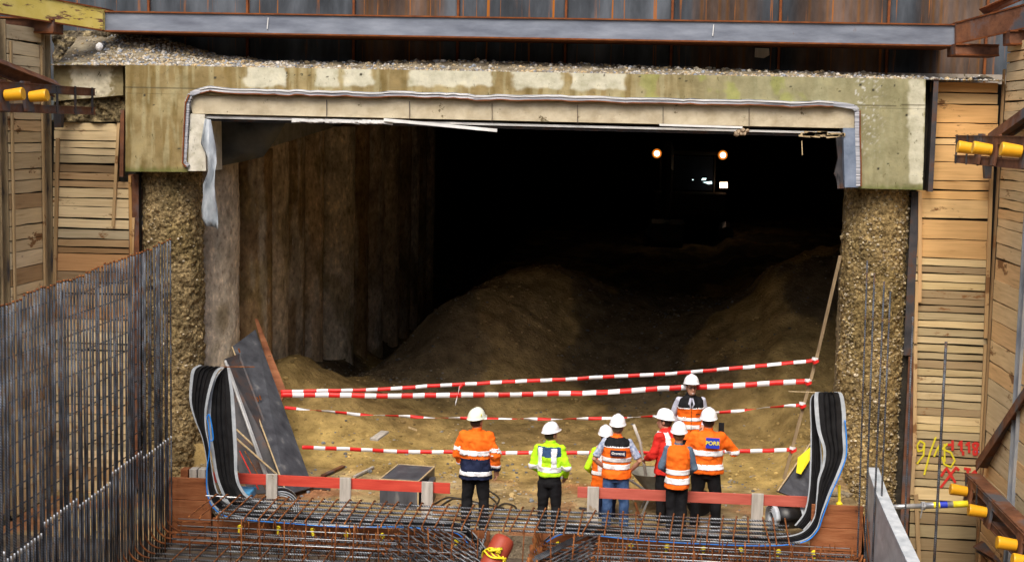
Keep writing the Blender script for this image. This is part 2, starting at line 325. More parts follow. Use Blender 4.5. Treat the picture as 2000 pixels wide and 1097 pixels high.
for i in range(5200):
    x = rnd(-6.3, 5); y = -2 + 14 * rnd(0, 1) ** 1.2
    if nz(x * .9, y * .9, 4) < -.15: continue
    c, gm = gcol(x, y); sz = min(.09, .01 + abs(random.gauss(0, .018))); k_ = rnd(.5, 1.5); rock(mb, (x, y, gh(x, y) + sz * .15), sz, tuple(v * k_ for v in c), .6)
tag(mb.build('loose_stones', m_stone), 'loose stones scattered over the sandy tunnel floor and heaps', 'stones', kind='stuff')

# ------------------------------------------------------------------ tunnel shell
ZC = 5.78
t = thing('tunnel_shell', (0, 20, ZC), 'dark concrete tunnel roof and rear walls receding behind the portal', 'tunnel')
mb = MB(); mb.cur = (.36, .31, .26); mb.box((-9.5, 1.62, ZC), (9, 52, ZC + .8)); mb.build('roof', m_conc, t)
mb = MB(); mb.cur = (.26, .2, .13); mb.box((-9.5, 1.62, -1), (-7.0, 9, ZC)); mb.box((-9.5, 9.02, -1), (-6.75, 52, ZC)); mb.box((7.2, .9, -1), (9, 52, ZC)); mb.build('wall', m_pile, t); mb = MB(); mb.cur = (.3, .24, .16); mb.box((-6.7, 50, -1), (7.15, 52, ZC)); mb.build('end_wall', m_pile, t)  # right wall set far out and end wall added to keep the tunnel dark
mb = MB(); mb.cur = (.3, .3, .28); mb.hexa([(-7.6, 1.62, 5.04), (-6.42, 1.62, 5.04), (-6.2, 9, 5.62), (-7.6, 9, 5.62), (-7.6, 1.62, ZC - .01), (-6.42, 1.62, ZC - .01), (-6.2, 9, ZC - .01), (-7.6, 9, ZC - .01)]); mb.build('capping_beam', m_conc, t)
random.seed(11)
m_pile2 = mat('smooth_pile_concrete', [(.3, (.45, .4, .36)), (.45, (.85, .83, .8)), (.58, (1.08, 1.05, 1)), (.7, (1.6, 1.55, 1.45))], attr=True, scale=9, stretch=(1.5, 1.5, .8), bump=.9, bscale=24, dist=.03, rough=.9, spec=.15, rust=((.5, .47, .42), 2.6, .66, .7, (3, 3, .35)))
def pile(cx, cy, r, z0, z1, res, colr, amp, seed, label, pale=0, pebbles=0, mm=None):
    mb = MB()
    nu = int(2 * math.pi * r / res); nv = int((z1 - z0) / res)
    def fn(u, v):
        a = u * 2 * math.pi; z = z0 + (z1 - z0) * v; ca, sa = math.cos(a), math.sin(a)
        q = (cx + ca * r * 1.0, cy + sa * r, z)
        d = amp * (.8 * fbm(q[0] * 2.2 + seed, q[1] * 2.2, z * 1.4, 3) + .55 * fbm(q[0] * 9, q[1] * 9 + seed, z * 9, 3) + .5 * nz(q[0] * 24, q[1] * 24, z * 24)) + .02 * nz(0, seed, z * .9)
        k = 1 + .5 * fbm(q[0] * 3 + seed, q[1] * 3, z * 1.6, 4)
        c = mixc(colr, (.5, .46, .38), pale * sm(.15, .5, fbm(q[0] * 4, q[1] * 4 + seed, z * .5, 3)))
        c = mixc(c, (.2, .15, .06), .6 * sm(.2, .6, fbm(q[0] * 1.5 + 5, q[1] * 1.5, z * .8 + seed, 3)))
        rr = r + d
        return (cx + ca * rr, cy + sa * rr, z), tuple(max(.015, v2 * k) for v2 in c)
    mb.grid(fn, nu, nv)
    o = mb.build('concrete_pile', mm or m_pile, smooth=True, org=(cx, cy, z0))
    if pebbles:
        mb = MB(); rs = random.getstate(); random.seed(seed)
        for i in range(pebbles):
            a = rnd(2.9, 6.5) if i % 3 else rnd(3.4, 6.0); z = z0 + (z1 - z0) * rnd(0, 1)
            if fbm(a * 2, z * 1.2, seed) < -.25: continue
            (q, _) = fn(a / 6.28318, (z - z0) / (z1 - z0)); s = .009 + abs(random.gauss(0, .011)); cc = random.choice([(.5, .4, .22), (.32, .24, .12), (.2, .15, .08), (.58, .5, .36), (.28, .22, .14)]); rock(mb, q, min(s, .045), cc, .8)
        tag(mb.build('embedded_pebbles', m_stone, o), kind='stuff'); random.setstate(rs)
    return tag(o, label, 'concrete pile')
cl = PY(337, 600, .75); cr = PY(1708, 600, .75)
pile(cl.x, .75, .48, -.6, 5.2, .02, (.33, .25, .13), .055, 1, 'rough brown concrete pile under the left end of the portal beam', pebbles=900)
pile(cr.x, .75, .5, -1.25, 5.15, .02, (.34, .25, .115), .045, 2, 'rough pebbly concrete pile under the right end of the portal beam', pebbles=5200)
names = ['second', 'third', 'fourth', 'fifth', 'sixth', 'seventh', 'eighth', 'ninth', 'tenth', 'eleventh', 'twelfth', 'thirteenth', 'fourteenth', 'fifteenth', 'sixteenth', 'seventeenth', 'eighteenth', 'nineteenth', 'twentieth']
SIL = [465, 530, 562, 594, 630, 690, 718, 748, 778, 800, 815, 830, 845]
for k, e_ in enumerate(SIL):
    yk = 1.95 + 1.3 * k; rk = (.55, .42, .46, .44, .48, .56, .45, .46, .45)[k % 9]; xt = PY(e_, 600, yk).x
    o = pile(xt - rk, yk, rk, -1.2, min(5.76, 5.06 + .1 * k), .04 if k < 9 else .07, [(.58, .5, .4), (.28, .19, .1), (.52, .43, .31), (.3, .22, .13), (.54, .42, .28), (.6, .52, .39), (.3, .2, .1), (.46, .36, .26), (.5, .4, .28), (.3, .22, .13)][k % 10], .016, 10 + k,  # pale and dark pile tones stand in for shading between the piles
             'tunnel wall pile, %s in the row counted inward from the portal' % names[k], .6, mm=m_pile2)
    o['group'] = 'piles lining the left tunnel wall'
pile(cr.x + .1, 1.8, .5, -.3, 5.2, .05, (.3, .24, .15), .03, 40, 'shaded concrete pile just behind the right front pile')

# ------------------------------------------------------------------ portal frame
t = thing('portal_frame', (cr.x / 2 + cl.x / 2, .5, 5.2), 'weathered olive and cream concrete portal beam with stepped ends above the tunnel mouth', 'portal')
PAT = [(480, 560, 132, 168), (616, 660, 132, 168), (672, 727, 130, 166), (798, 962, 128, 168), (1002, 1096, 132, 172), (1112, 1222, 136, 174), (1776, 1806, 165, 360)]
HOLES = [(640 + 0, 150), (705, 146), (1328, 153), (1340, 158), (1545, 170), (1680, 166), (1722, 168), (1705, 176), (1747, 167), (1640, 178), (1770, 225), (300, 205), (282, 186), (350, 290), (420, 152), (560, 143), (1180, 147), (1250, 150), (1755, 300), (1715, 330), (1735, 320), (590, 146), (605, 147), (575, 147), (560, 149)]
def conc_col(px, py):
    x, y = px / 60, py / 60
    c = mixc((.27, .2, .085), (.37, .3, .15), sm(-.3, .5, fbm(x, y, 1)))
    c = mixc(c, (.2, .14, .045), .85 * sm(.0, .5, fbm(x * 3.4, y * .3, 4)))
    c = mixc(c, (.42, .38, .22), .5 * sm(.1, .4, fbm(x * 5, y * .5, 14)))
    c = mixc(c, (.3, .3, .18), .7 * sm(1200, 1500, px))
    c = mixc(c, (.3, .32, .09), .7 * sm(.2, .5, fbm(x * 1.2, y, 7)) * sm(1150, 1300, px) * sm(1700, 1500, px))
    for (a, b, y0, y1) in PAT:
        qx = px + 9 * fbm(px / 25, py / 25, 2, 3); qy = py + 6 * fbm(px / 25, py / 25, 5, 3)
        k = sm(a - 4, a + 3, qx) * sm(b + 4, b - 3, qx) * sm(y0 - 12, y0 - 3, qy) * sm(y1 + 4, y1 - 2, qy)
        c = mixc(c, (.62, .6, .47), .9 * k)
    for hx, hy in HOLES:
        if abs(px - hx) < 2.2 and abs(py - hy) < 1.6: c = (.05, .045, .03)
    if px > 1670: c = mixc(c, (.75, .76, .76), .6 * sm(.2, .5, fbm(px / 6, py / 6, 3, 3)) * sm(1740, 1690, px) * sm(330, 250, py))
    jl = 170 + (px - 245) * .0185
    if (px < 480 or px > 1660) and abs(py - jl - (0 if px < 900 else 8)) < 1.2: c = mixc(c, (.08, .07, .04), .8)
    c = mixc(c, (.1, .12, .02), .75 * sm(14, 0, (335 if px < 900 else 370) - py + 5 * nz(px / 9)) * (1 if px < 420 or px > 1640 else 0))
    return c
def slab(mb, q, y0, y1, nu, nv, colf, bulge=.006):
    (ax, ay), (bx, by), (cx_, cy_), (dx, dy) = q     # tl tr br bl in px at Y=y0
    def fn(u, v):
        px = (ax * (1 - u) + bx * u) * (1 - v) + (dx * (1 - u) + cx_ * u) * v; py = (ay * (1 - u) + by * u) * (1 - v) + (dy * (1 - u) + cy_ * u) * v
        p = PY(px, py, y0); p.y += bulge * fbm(px / 30, py / 30, 6, 3); return p, colf(px, py)
    ids = mb.grid(fn, nu, nv, True)
    P = [PY(*c_, y0) for c_ in q]; back = [mb.vert((p.x, y1, p.z), colf(*q[i])) for i, p in enumerate(P)]
    mb.face(back)
    top = ids[0]; bot = ids[-1]; lf = [r_[0] for r_ in ids]; rg = [r_[-1] for r_ in ids]
    mb.face(top + [back[1], back[0]]); mb.face(bot[::-1] + [back[3], back[2]]); mb.face(lf[::-1] + [back[0], back[3]]); mb.face(rg + [back[2], back[1]])
mb = MB(); slab(mb, [(245, 127), (1808, 155), (1807, 213), (245, 182)], 0, 1.6, 620, 24, conc_col); mb.build('lintel', m_conc, t, smooth=False)
mb = MB(); slab(mb, [(245, 182.4), (366, 184.5), (366, 336), (245, 335)], 0.002, 1.3, 60, 70, conc_col); mb.build('leg', m_conc, t)
mb = MB(); slab(mb, [(1676, 210.8), (1807, 213.4), (1802, 371), (1676, 368)], 0.002, 1.3, 60, 70, conc_col); mb.build('leg', m_conc, t)
mb = MB(); slab(mb, [(366, 185), (1674, 210.5), (1668, 251), (376, 222)], .05, 1.4, 200, 8, lambda a, b: (1, 1, 1.001), .012); mb.build('inner_beam', m_cream, t)
mb = MB()
for px in (638, 800, 961, 1128, 1295, 1463):
    y = 190 + (px - 375) * .0195; mb.bar(PY(px, y, .03), PY(px, y + 38, .03), .007, .02, (0, 1, 0))
mb.build('joint', m_dsteel, t)
mb = MB(); slab(mb, [(372, 222), (400, 224), (402, 334), (366, 334)], .03, .9, 10, 30, lambda a, b: (.66, .63, .54), .01); mb.build('inner_leg', m_conc, t)
mb = MB(); mb.prism([PY(*p, -.02) for p in [(1647, 250), (1672, 250), (1676, 366), (1650, 366)]], (0, .6, 0)); mb.build('inner_plate', m_blueplate, t)
mb = MB(); mb.prism([PY(*p, .1) for p in [(400, 226), (1642, 258), (1642, 262), (400, 231)]], (0, .8, 0)); mb.build('edge_strip', m_whitep, t)
mb = MB(); mb.prism([PY(*p, .16) for p in [(400, 232), (1642, 263), (1642, 268), (400, 236)]], (0, .8, 0)); mb.build('edge_strip', m_dsteel, t)
# torn waterproof membrane
def strip(mb, pts, hw, th=.012, Y=-.03):
    for j, (p, q) in enumerate(zip(pts, pts[1:])):
        a, b = PY(p[0], p[1], Y), PY(q[0], q[1], Y); n2 = Vector((-(b - a).z, 0, (b - a).x)).normalized() * hw
        mb.hexa([a - n2, b - n2, b - n2 + Vector((0, .07, 0)), a - n2 + Vector((0, .07, 0)), a + n2, b + n2, b + n2 + Vector((0, .07, 0)), a + n2 + Vector((0, .07, 0))])
random.seed(8)
tp = [(366, 325), (359, 318), (362, 250), (365, 200), (372, 184), (390, 177)]
x = 410
while x < 1640:
    tp.append((x, 176 + (x - 400) * .0225 + 6.5 * nz(x / 75, 3) + 3 * nz(x / 22, 9))); x += 14
tp += [(1652, 206), (1668, 209), (1675, 216), (1675, 260), (1677, 320), (1677, 364)]
t2 = thing('waterproof_membrane', PY(1000, 190, -.03), 'torn wavy grey and black waterproofing membrane edge around the portal opening', 'membrane')
mb = MB(); strip(mb, tp, .036); mb.build('membrane_sheet', m_memb, t2)
mb = MB(); strip(mb, [(p[0], p[1] + 5.6 + 1.2 * nz(p[0] / 30, 1)) for p in tp[5:-6]], .008, Y=-.05); mb.build('torn_edge', m_rustlip, t2)
mb = MB(); strip(mb, [(p[0] - 3, p[1] + 1) for p in tp[:5]] , .01, Y=-.06); mb.build('torn_edge', m_rustlip, t2)
mb = MB(); strip(mb, [(p[0] + 5, p[1]) for p in tp[-4:]], .008, Y=-.06); mb.build('torn_edge', m_rustlip, t2)
mb = MB(); strip(mb, [(p[0], p[1] - 2 + 1 * nz(p[0] / 22, 5)) for p in tp[5:-6]], .007, Y=-.045); mb.build('pale_layer', m_whitep, t2)
# hanging laths and debris
mb = MB(); mb.bar(PY(750, 234, -.02), PY(971, 255, -.1), .05, .045); tag(mb.build('white_lath', m_whitep), 'white lath hanging loose below the middle of the inner beam', 'lath')
mb = MB()
for i in range(26):
    u = i / 25; p = PY(570 + 180 * u, 235 + 3 * u, .0); q = PY(575 + 180 * u + 12, 236 + 3 * u + rnd(-1, 3), .05); mb.bar(p, q, .05, rnd(.02, .06))
tag(mb.build('splintered_board', m_whitep), 'splintered pale board under the left part of the inner beam', 'board')
mb = MB()
for i in range(22):
    u = i / 21; p = PY(1560 + 75 * u, 262 + 2 * u + rnd(-4, 4), -.02); mb.bar(p, p + Vector((rnd(.08, .2), 0, rnd(-.02, .02))), .05, rnd(.02, .06))
mb.bar(PY(1566, 275, 0), PY(1567, 303, 0), .012, .012)
tag(mb.build('splintered_board', m_plyedge), 'broken insulation board with a dangling splinter under the right end of the inner beam', 'board')
mb = MB(); mb.bar(PY(1288, 244, -.02), PY(1450, 249, -.02), .04, .03); tag(mb.build('white_lath', m_whitep), 'short white lath lying under the right half of the inner beam', 'lath')
mb = MB()
for i in range(9):
    p = PY(1436 + i * 3, 256 + rnd(-2, 8), .0); rock(mb, p, rnd(.03, .06), (.4, .3, .2), .8)
tag(mb.build('debris_lump', m_stone), 'crumbling lump of debris hanging below the inner beam right of centre', 'debris')
# plastic film
def film(pairs, name, label, Ys):
    mb = MB(); n = len(pairs); ids = []
    for j, ((a, b), Y) in enumerate(zip(pairs, Ys)):
        row = []
        for i in range(7):
            u = i / 6; p = PY(a[0] + (b[0] - a[0]) * u, a[1] + (b[1] - a[1]) * u, Y); p.y += .05 * math.sin(u * 6 + j * 1.3) + .03 * nz(u * 5, j); row.append(mb.vert(p))
        ids.append(row)
    for A, B in zip(ids, ids[1:]):
        for i in range(6): mb.face((A[i], A[i + 1], B[i + 1], B[i]))
    o = mb.build(name, m_film if 'torn' in label else m_filmd, smooth=True); s = o.modifiers.new('sol', 'SOLIDIFY'); s.thickness = .006; return tag(o, label, 'plastic film')
film([((400, 232), (412, 234)), ((390, 280), (420, 290)), ((404, 305), (422, 318)), ((408, 334), (421, 334)), ((398, 360), (421, 362)), ((396, 385), (421, 385)), ((392, 405), (423, 408)), ((394, 425), (425, 432)), ((402, 440), (427, 447))],
     'plastic_film', 'torn strip of grey plastic film hanging from the left inner leg', [-.05, -.08, -.1, -.1, -.1, -.1, -.08, -.08, -.08])
film([((412, 233), (560, 236)), ((416, 270), (540, 268)), ((420, 300), (525, 290)), ((424, 326), (515, 306))], 'plastic_film', 'wide sheet of dull film draped inside the upper left corner of the tunnel', [.9, 1.1, 1.2, 1.3])
mb = MB(); mb.prism([PY(*p, .15) for p in [(1632, 262), (1646, 262), (1648, 364), (1640, 366), (1630, 340), (1637, 310)]], (0, .1, 0)); 
for i in range(6): mb.bar(PY(1634 + i * 2, 335 + i * 3, .1), PY(1637 + i * 2, 368, .1), .02, .02)
tag(mb.build('cable_bundle', m_dsteel), 'frayed bundle of hoses beside the blue grey plate of the right leg', 'hoses')

# ------------------------------------------------------------------ top: soldier wall, walers
t = thing('steel_sheet_wall', (-1.5, 1.7, 6.4), 'rust streaked grey steel wall panels rising behind the long grey beam', 'steel wall')
PXL, PXR = -11.5, 9
flx = [PY(p, 60, 1.7).x for p in (235, 293, 485, 692, 895, 1105, 1312, 1522, 1733, 1925)]
RZ = [(700, 860), (1350, 1465), (1540, 1705), (1770, 1905)]
def wcol(px):
    k = 0
    for a, b in RZ: k = max(k, sm(a - 15, a + 15, px) * sm(b + 20, b - 20, px))
    return mixc((1, 1, 1.02), (2.3, .95, .3), k * (.45 + .55 * sm(-.1, .4, nz(px / 7, 1))))
edges = [PXL] + flx[1:] + [PXR]
for a, b in zip(edges, edges[1:]):
    mb = MB(); n = max(4, int((b - a) / .04))
    def fn(u, v, a=a, b=b):
        x = a + .012 + (b - a - .024) * u; z = 5.9 + 5.5 * v; return Vector((x, 1.7 + .025 * math.sin(u * math.pi) * 1.0, z)), wcol(1000 + (x - PY(1000, 60, 1.7).x) * 121)
    mb.grid(fn, n, 10); o = mb.build('wall_panel', m_wallsteel, t, smooth=True); s = o.modifiers.new('s', 'SOLIDIFY'); s.thickness = .03
for x in flx[1:]:
    mb = MB(); mb.box((x - .018, 1.62, 5.9), (x + .018, 1.76, 11.4)); mb.build('flange', m_rustlip, t)
def ibeam(name, m, A, B, C, D, depth, label, cat='steel beam', lips=m_rustlip, dirv=None, parent=None, group=None):
    # A,B top line ends, C,D bottom line ends (C under A): hexahedron web with flange lips
    A, B, C, D = map(Vector, (A, B, C, D)); dv = Vector(dirv or (0, 1, 0)) * depth; upv = ((A - C).normalized() + (B - D).normalized()).normalized()
    if parent is None: t = thing(name, (C + D) / 2, label, cat, group)
    else: t = parent
    lip = upv * .022; rec = dv.normalized() * .03
    mb = MB(); mb.hexa([C + rec, D + rec, D + dv, C + dv, A + rec, B + rec, B + dv, A + dv]); mb.build('web', m, t)
    mb = MB(); mb.hexa([A, B, B + dv, A + dv, A + lip, B + lip, B + dv + lip, A + dv + lip]); mb.build('flange', lips, t)
    mb = MB(); mb.hexa([C - lip, D - lip, D + dv - lip, C + dv - lip, C, D, D + dv, C + dv]); mb.build('flange', lips, t)
    return t
Yb = .62
bt = ibeam('waler_beam', m_beam, PY(200, 24, Yb), PY(1867, 50, Yb), PY(200, 59, Yb), PY(1867, 88, Yb), 1.0, 'long blue grey steel beam running across above the portal')
mb = MB()
for px in (524, 1394): y = 30 + (px - 200) * .0155; mb.bar(PY(px, y, Yb + .02), PY(px - 2, y + 22, Yb + .02), .012, .02, (0, 1, 0))
mb.build('chalk_mark', m_whitep, bt)
ibeam('waler_beam', m_yelb, PY(-70, -32, -1.3), PY(199, 18, Yb - .1), PY(-70, 14, -1.3), PY(199, 58, Yb - .1), .5, 'flaking yellow steel beam in the top left corner')
ibeam('waler_beam', m_rust, PY(1868, 46, Yb - .1), PY(2070, -8, -1.3), PY(1868, 84, Yb - .1), PY(2070, 38, -1.3), .5, 'brown rusty beam slanting in from the top right corner')
ibeam('bracket_beam', m_rust, PY(-20, 34, -.2), PY(103, 40, -.2), PY(-20, 60, -.2), PY(103, 62, -.2), .4, 'short brown beam under the flaking yellow beam')
ibeam('bracket_beam', m_rust, PY(1867, 88, .3), PY(1952, 90, .3), PY(1867, 105, .3), PY(1952, 107, .3), .6, 'short brown beam under the right end of the long grey beam')
ibeam('bracket_beam', m_rust, PY(1973, 62, -.6), PY(2040, 62, -.6), PY(1973, 84, -.6), PY(2040, 84, -.6), .4, 'brown beam stub at the right edge below the slanting rusty beam')
ibeam('bracket_beam', m_rust, PY(1926, 16, .2), PY(2010, -22, -.5), PY(1935, 24, .2), PY(2010, -8, -.5), .4, 'uppermost brown beam in the top right corner')
# paper scrap
mb = MB(); mb.prism([PY(*p, 1.55) for p in [(1475, 94), (1502, 95), (1503, 108), (1492, 114), (1474, 112)]], (0, .01, 0)); tag(mb.build('paper_scrap', m_greyw), 'torn grey scrap stuck to the steel wall below the long beam', 'paper')

# gravel over portal
def top_h(px): return interp([(90, 64), (200, 64), (280, 76), (330, 92), (400, 108), (500, 120), (620, 121), (900, 118), (1100, 124), (1500, 138), (1730, 145), (1850, 156), (1905, 150), (1960, 118)], px)
mb = MB(); gx0 = PY(100, 100, .1).x; gx1 = PY(1965, 100, .1).x
def lipz(px): return PY(px, 128 + (max(px, 245) - 245) * .0179, 0).z
def gtop(x, v):
    px = 1000 + (x - PY(1000, 120, .8).x) * 126.5
    y = .03 + 1.6 * v; z0 = lipz(px) + .004; z1 = PY(px, top_h(px), 1.3).z
    z = z0 + max(0, z1 - z0) * sm(0, .95, v) + .03 * fbm(x * 3, y * 4, 2) * sm(0, .2, v)
    return px, y, z
def fn(u, v):
    x = gx0 + (gx1 - gx0) * u; px, y, z = gtop(x, v)
    c = mixc((.24, .2, .14), (.34, .29, .2), sm(-.3, .4, fbm(x * 2, y * 3))); return Vector((x, y, z)), c
mb.grid(fn, 420, 24); tag(mb.build('gravel_bank', m_ground, smooth=True), kind='structure')
mb = MB(); random.seed(21)
for i in range(5200):
    x = rnd(gx0, gx1) if i > 2600 else rnd(gx0 + .5, PY(560, 100, .1).x); v = rnd(0, 1) ** 1.3
    px, y, z = gtop(x, v); s = .012 + abs(random.gauss(0, .014)); cc = random.choice(SC); rock(mb, (x, y, z + s * .2), min(s, .06), tuple(q * 1.15 for q in cc), .7)
tag(mb.build('gravel', m_stone), 'grey gravel and pebbles lying on top of the portal beam', 'gravel', kind='stuff')
mb = MB(); V, Fc = ico(); bm = bmesh.new(); bmesh.ops.create_icosphere(bm, subdivisions=3, radius=1)
p0 = PY(194, 92, -.02)
for v in bm.verts: q = v.co * (1 + .18 * nz(v.co.x * 2, v.co.y * 2, v.co.z * 2)); mb.vert(p0 + Vector((q.x * .055, q.y * .05, q.z * .065)), (.75, .74, .72))
for f in bm.faces: mb.face([v.index for v in f.verts])
bm.free(); tag(mb.build('white_stone', m_stone, smooth=True), 'white fist sized stone on the gravel slope at top left', 'stone')

# ------------------------------------------------------------------ timber lagging
def plank(mb, o, du, L, z0, z1, z0b, z1b, nrm, th, col, j=.006, n=9):
    o = Vector(o); du = Vector(du); nrm = Vector(nrm); off = rnd(0, .014); ids = []; s1, s2 = rnd(0, 99), rnd(0, 99)
    for i in range(n + 1):
        u = i / n; a = z0 + (z0b - z0) * u + j * nz(s1, u * 3) * 1.6; b = z1 + (z1b - z1) * u + j * nz(s2, u * 3) * 1.6; p = o + du * L * u
        f = p + nrm * off; bk = p - nrm * th; ed = .004
        c2 = tuple(q * .55 for q in col)
        ids.append([mb.vert((f.x, f.y, a + ed), col), mb.vert((f.x, f.y, b - ed), col), mb.vert((bk.x, bk.y, b), c2), mb.vert((bk.x, bk.y, a), c2)])
    for A, B in zip(ids, ids[1:]):
        for k in range(4): mb.face((A[k], A[(k + 1) % 4], B[(k + 1) % 4], B[k]))
    mb.face(ids[0][::-1]); mb.face(ids[-1])
WL = [(.86, .7, .43), (.8, .64, .38), (.74, .6, .37), (.9, .76, .5), (.82, .6, .34), (.68, .55, .34), (.5, .34, .18)]
WR = [(.8, .49, .2), (.76, .45, .18), (.78, .54, .26), (.7, .44, .19)]
WO = [(.68, .54, .28), (.58, .47, .26), (.76, .6, .33), (.5, .41, .24), (.66, .54, .32), (.4, .3, .17)]
def battens(t, specs, Y, m=m_woodz):
    for (x0, y0, x1, y1, wpx, c) in specs:
        mb = MB(); mb.cur = c; mb.bar(PY(x0, y0, Y), PY(x1, y1, Y), wpx * .0075, .035, (0, 1, 0)); mb.build('batten', m, t)
random.seed(5)
Yp = .34
t = thing('timber_lagging', PY(175, 1040, Yp), 'pale stained board wall between the left corner post and the left pile', 'board wall')
ylist = [238, 255, 275, 288, 302, 320, 336, 352, 366, 386, 402, 426, 446, 466, 482, 494, 529]
while ylist[-1] < 1060: ylist.append(ylist[-1] + rnd(13, 26))
mb = MB()
for a, b in zip(ylist, ylist[1:]):
    xr = 230 if a < 340 else 262
    p = PY(107 - (a - 235) * .025, b, Yp); q = PY(xr, b + 0, Yp); z1 = PY(107, a, Yp).z; z0 = p.z; g = rnd(.006, .022)
    c = random.choice(WL) if not (470 < a < 600) else random.choice([(.62, .38, .18), (.58, .33, .15), (.6, .42, .24)])
    if 300 < a < 330 or rnd(0, 1) < .12: c = tuple(v * .6 for v in c)
    plank(mb, (p.x, Yp, 0), (1, 0, 0), q.x - p.x, z0 + g, z1, z0 + g + rnd(-.01, .01), z1 + rnd(-.01, .01), (0, -1, 0), .05, c)
mb.build('boards', m_woodx, t)
mb = MB(); a = PY(95, 60, .45); b = PY(280, 1060, .45); mb.box((a.x, .44, -.3), (b.x, .6, PY(150, 236, .45).z)); mb.build('backing', m_black, t)
battens(t, [(113, 270, 104, 700, 7, (.45, .3, .15)), (232, 240, 221, 442, 6, (.6, .42, .22)), (254, 343, 260, 640, 6, (.55, .32, .12)), (261, 425, 256, 560, 6, (.6, .4, .2))], Yp - .05)
# earth & concrete lump above left lagging
def lump(name, q, y0, y1, m, col, label, cat, amp=.05):
    mb = MB(); slab(mb, q, y0, y1, 60, 34, col, amp); return tag(mb.build(name, m, smooth=False), label, cat)
def lc(px, py):
    k = sm(135, 145, px + 6 * fbm(px / 8, py / 8)) * sm(222, 208, px + 14 * fbm(px / 9, py / 9, 4)) * sm(196, 182, py + 6 * nz(px / 12, 2)); return mixc((.28, .23, .12), (.68, .62, .46), k)
lump('concrete_block', [(104, 122), (240, 124), (240, 186), (104, 198)], .2, 1.0, m_conc, lc, 'stained concrete block with a pale face left of the portal beam', 'concrete block', .03)
lump('soil_seam', [(104, 199), (244, 187), (246, 238), (104, 238)], .3, 1.0, m_pile, lambda a, b: mixc((.14, .11, .06), (.3, .24, .13), sm(-.2, .4, fbm(a / 14, b / 10))), 'dark rubble seam under the stained concrete block', 'soil', .12)
lump('soil_seam', [(104, 60), (236, 60), (236, 124), (104, 122)], 1.25, 1.55, m_pile, lambda a, b: mixc((.12, .1, .07), (.32, .26, .15), sm(-.2, .4, fbm(a / 20, b / 9))), 'dark gravelly soil below the flaking yellow beam', 'soil', .14)
# left receding wall
def receding(X, sgn, y_far, y_near, ztop, cols, seed, label, zpick=lambda z: rnd(.14, .26)):
    random.seed(seed); t = thing('timber_lagging', (X, (y_far + y_near) / 2, -.3), label, 'board wall')
    mb = MB(); z = -.35 if sgn > 0 else -1.3
    while z < ztop:
        h = zpick(z); c = random.choice(cols); tl = rnd(-.015, .015)
        plank(mb, (X, y_near, 0), (0, 1, 0), y_far - y_near, z, z + h - rnd(.004, .012), z + tl, z + h + tl - .008, (sgn, 0, 0), .05, c, n=12); z += h
    mb.build('boards', m_woody, t)
    mb = MB(); mb.box((X - sgn * .12 - .06, y_near, -1.35), (X - sgn * .12 + .06, y_far + .1, ztop)); mb.build('backing', m_black, t)
    return t
def steelpost(x, y, z0, z1, wx, wy, label, m=m_dsteel, ry=False):
    t = thing('soldier_pile', (x, y, z0), label, 'steel post')
    mb = MB(); e = .02
    if not ry:   # H with flanges parallel to camera plane
        mb.box((x - wx / 2, y - wy / 2, z0), (x + wx / 2, y - wy / 2 + e, z1)); mb.build('flange', m, t)
        mb = MB(); mb.box((x - wx / 2, y + wy / 2 - e, z0), (x + wx / 2, y + wy / 2, z1)); mb.build('flange', m, t)
        mb = MB(); mb.box((x - .01, y - wy / 2 + e, z0), (x + .01, y + wy / 2 - e, z1)); mb.build('web', m, t)
    else:
        mb.box((x - wx / 2, y - wy / 2, z0), (x - wx / 2 + e, y + wy / 2, z1)); mb.build('flange', m, t)
        mb = MB(); mb.box((x + wx / 2 - e, y - wy / 2, z0), (x + wx / 2, y + wy / 2, z1)); mb.build('flange', m, t)
        mb = MB(); mb.box((x - wx / 2 + e, y - .01, z0), (x + wx / 2 - e, y + .01, z1)); mb.build('web', m, t)
    return t
m_postm = mat('muddy_steel', [(.32, (.07, .06, .06)), (.45, (.33, .24, .13)), (.7, (.55, .42, .24))], scale=2.5, stretch=(3, 3, .7), rough=.8)
YN = PX(20, 500, XL).y
receding(XL, 1, .1, YN, PX(50, 62, XL).z, WL, 31, 'oblique pale board wall between two posts on the far left')
for z1, z2 in ((1, 2),):
    t = receding(XL - .02, 1, YN - .35, -7.5, 9, WL, 32, 'board wall at the very left edge nearer than the muddy steel post')
for y in (.2, YN - .16):
    steelpost(XL - .05 if y > 0 else XL - .09, y, -.3, PX(60, 60, XL).z + .1, .2, .24, ['muddy steel post at the inner left corner', 'muddy steel post at the left edge of the view'][y < 0], m_postm)
mb = MB(); mb.cur = (.5, .4, .25); 
mb = MB(); mb.cur = (.3, .24, .16); mb.grid(lambda u, v: (Vector((-6.25 + 9.4 * u, -2.118 + .02 * nz(u * 90, v * 6), -.6 + .62 * v)), mixc((.3, .24, .16), (.42, .34, .24), .5 + .5 * nz(u * 80, v * 5))), 300, 8)
tag(mb.build('ground_edge', m_ground), kind='structure')
t = thing('edge_battens', (XL + .04, 0, 0), 'thin upright battens covering the ends of the left oblique boards', 'battens')
for y in (.02, YN + .06): mb = MB(); mb.cur = (.55, .4, .22); mb.box((XL + .02, y - .02, -.3), (XL + .05, y + .03, 6.7)); mb.build('batten', m_woodz, t)
steelpost(PY(266, 500, .4).x, .4, -.2, PY(266, 340, .4).z, .16, .2, 'dark brown steel post between the left board wall and the left pile', m_rust)
mb = MB(); mb.bar(PY(240, 215, .25), PY(238, 345, .25), .06, .05, (0, 1, 0)); tag(mb.build('steel_strip', m_rust), 'brown steel strip beside the left leg of the portal', 'steel strip')

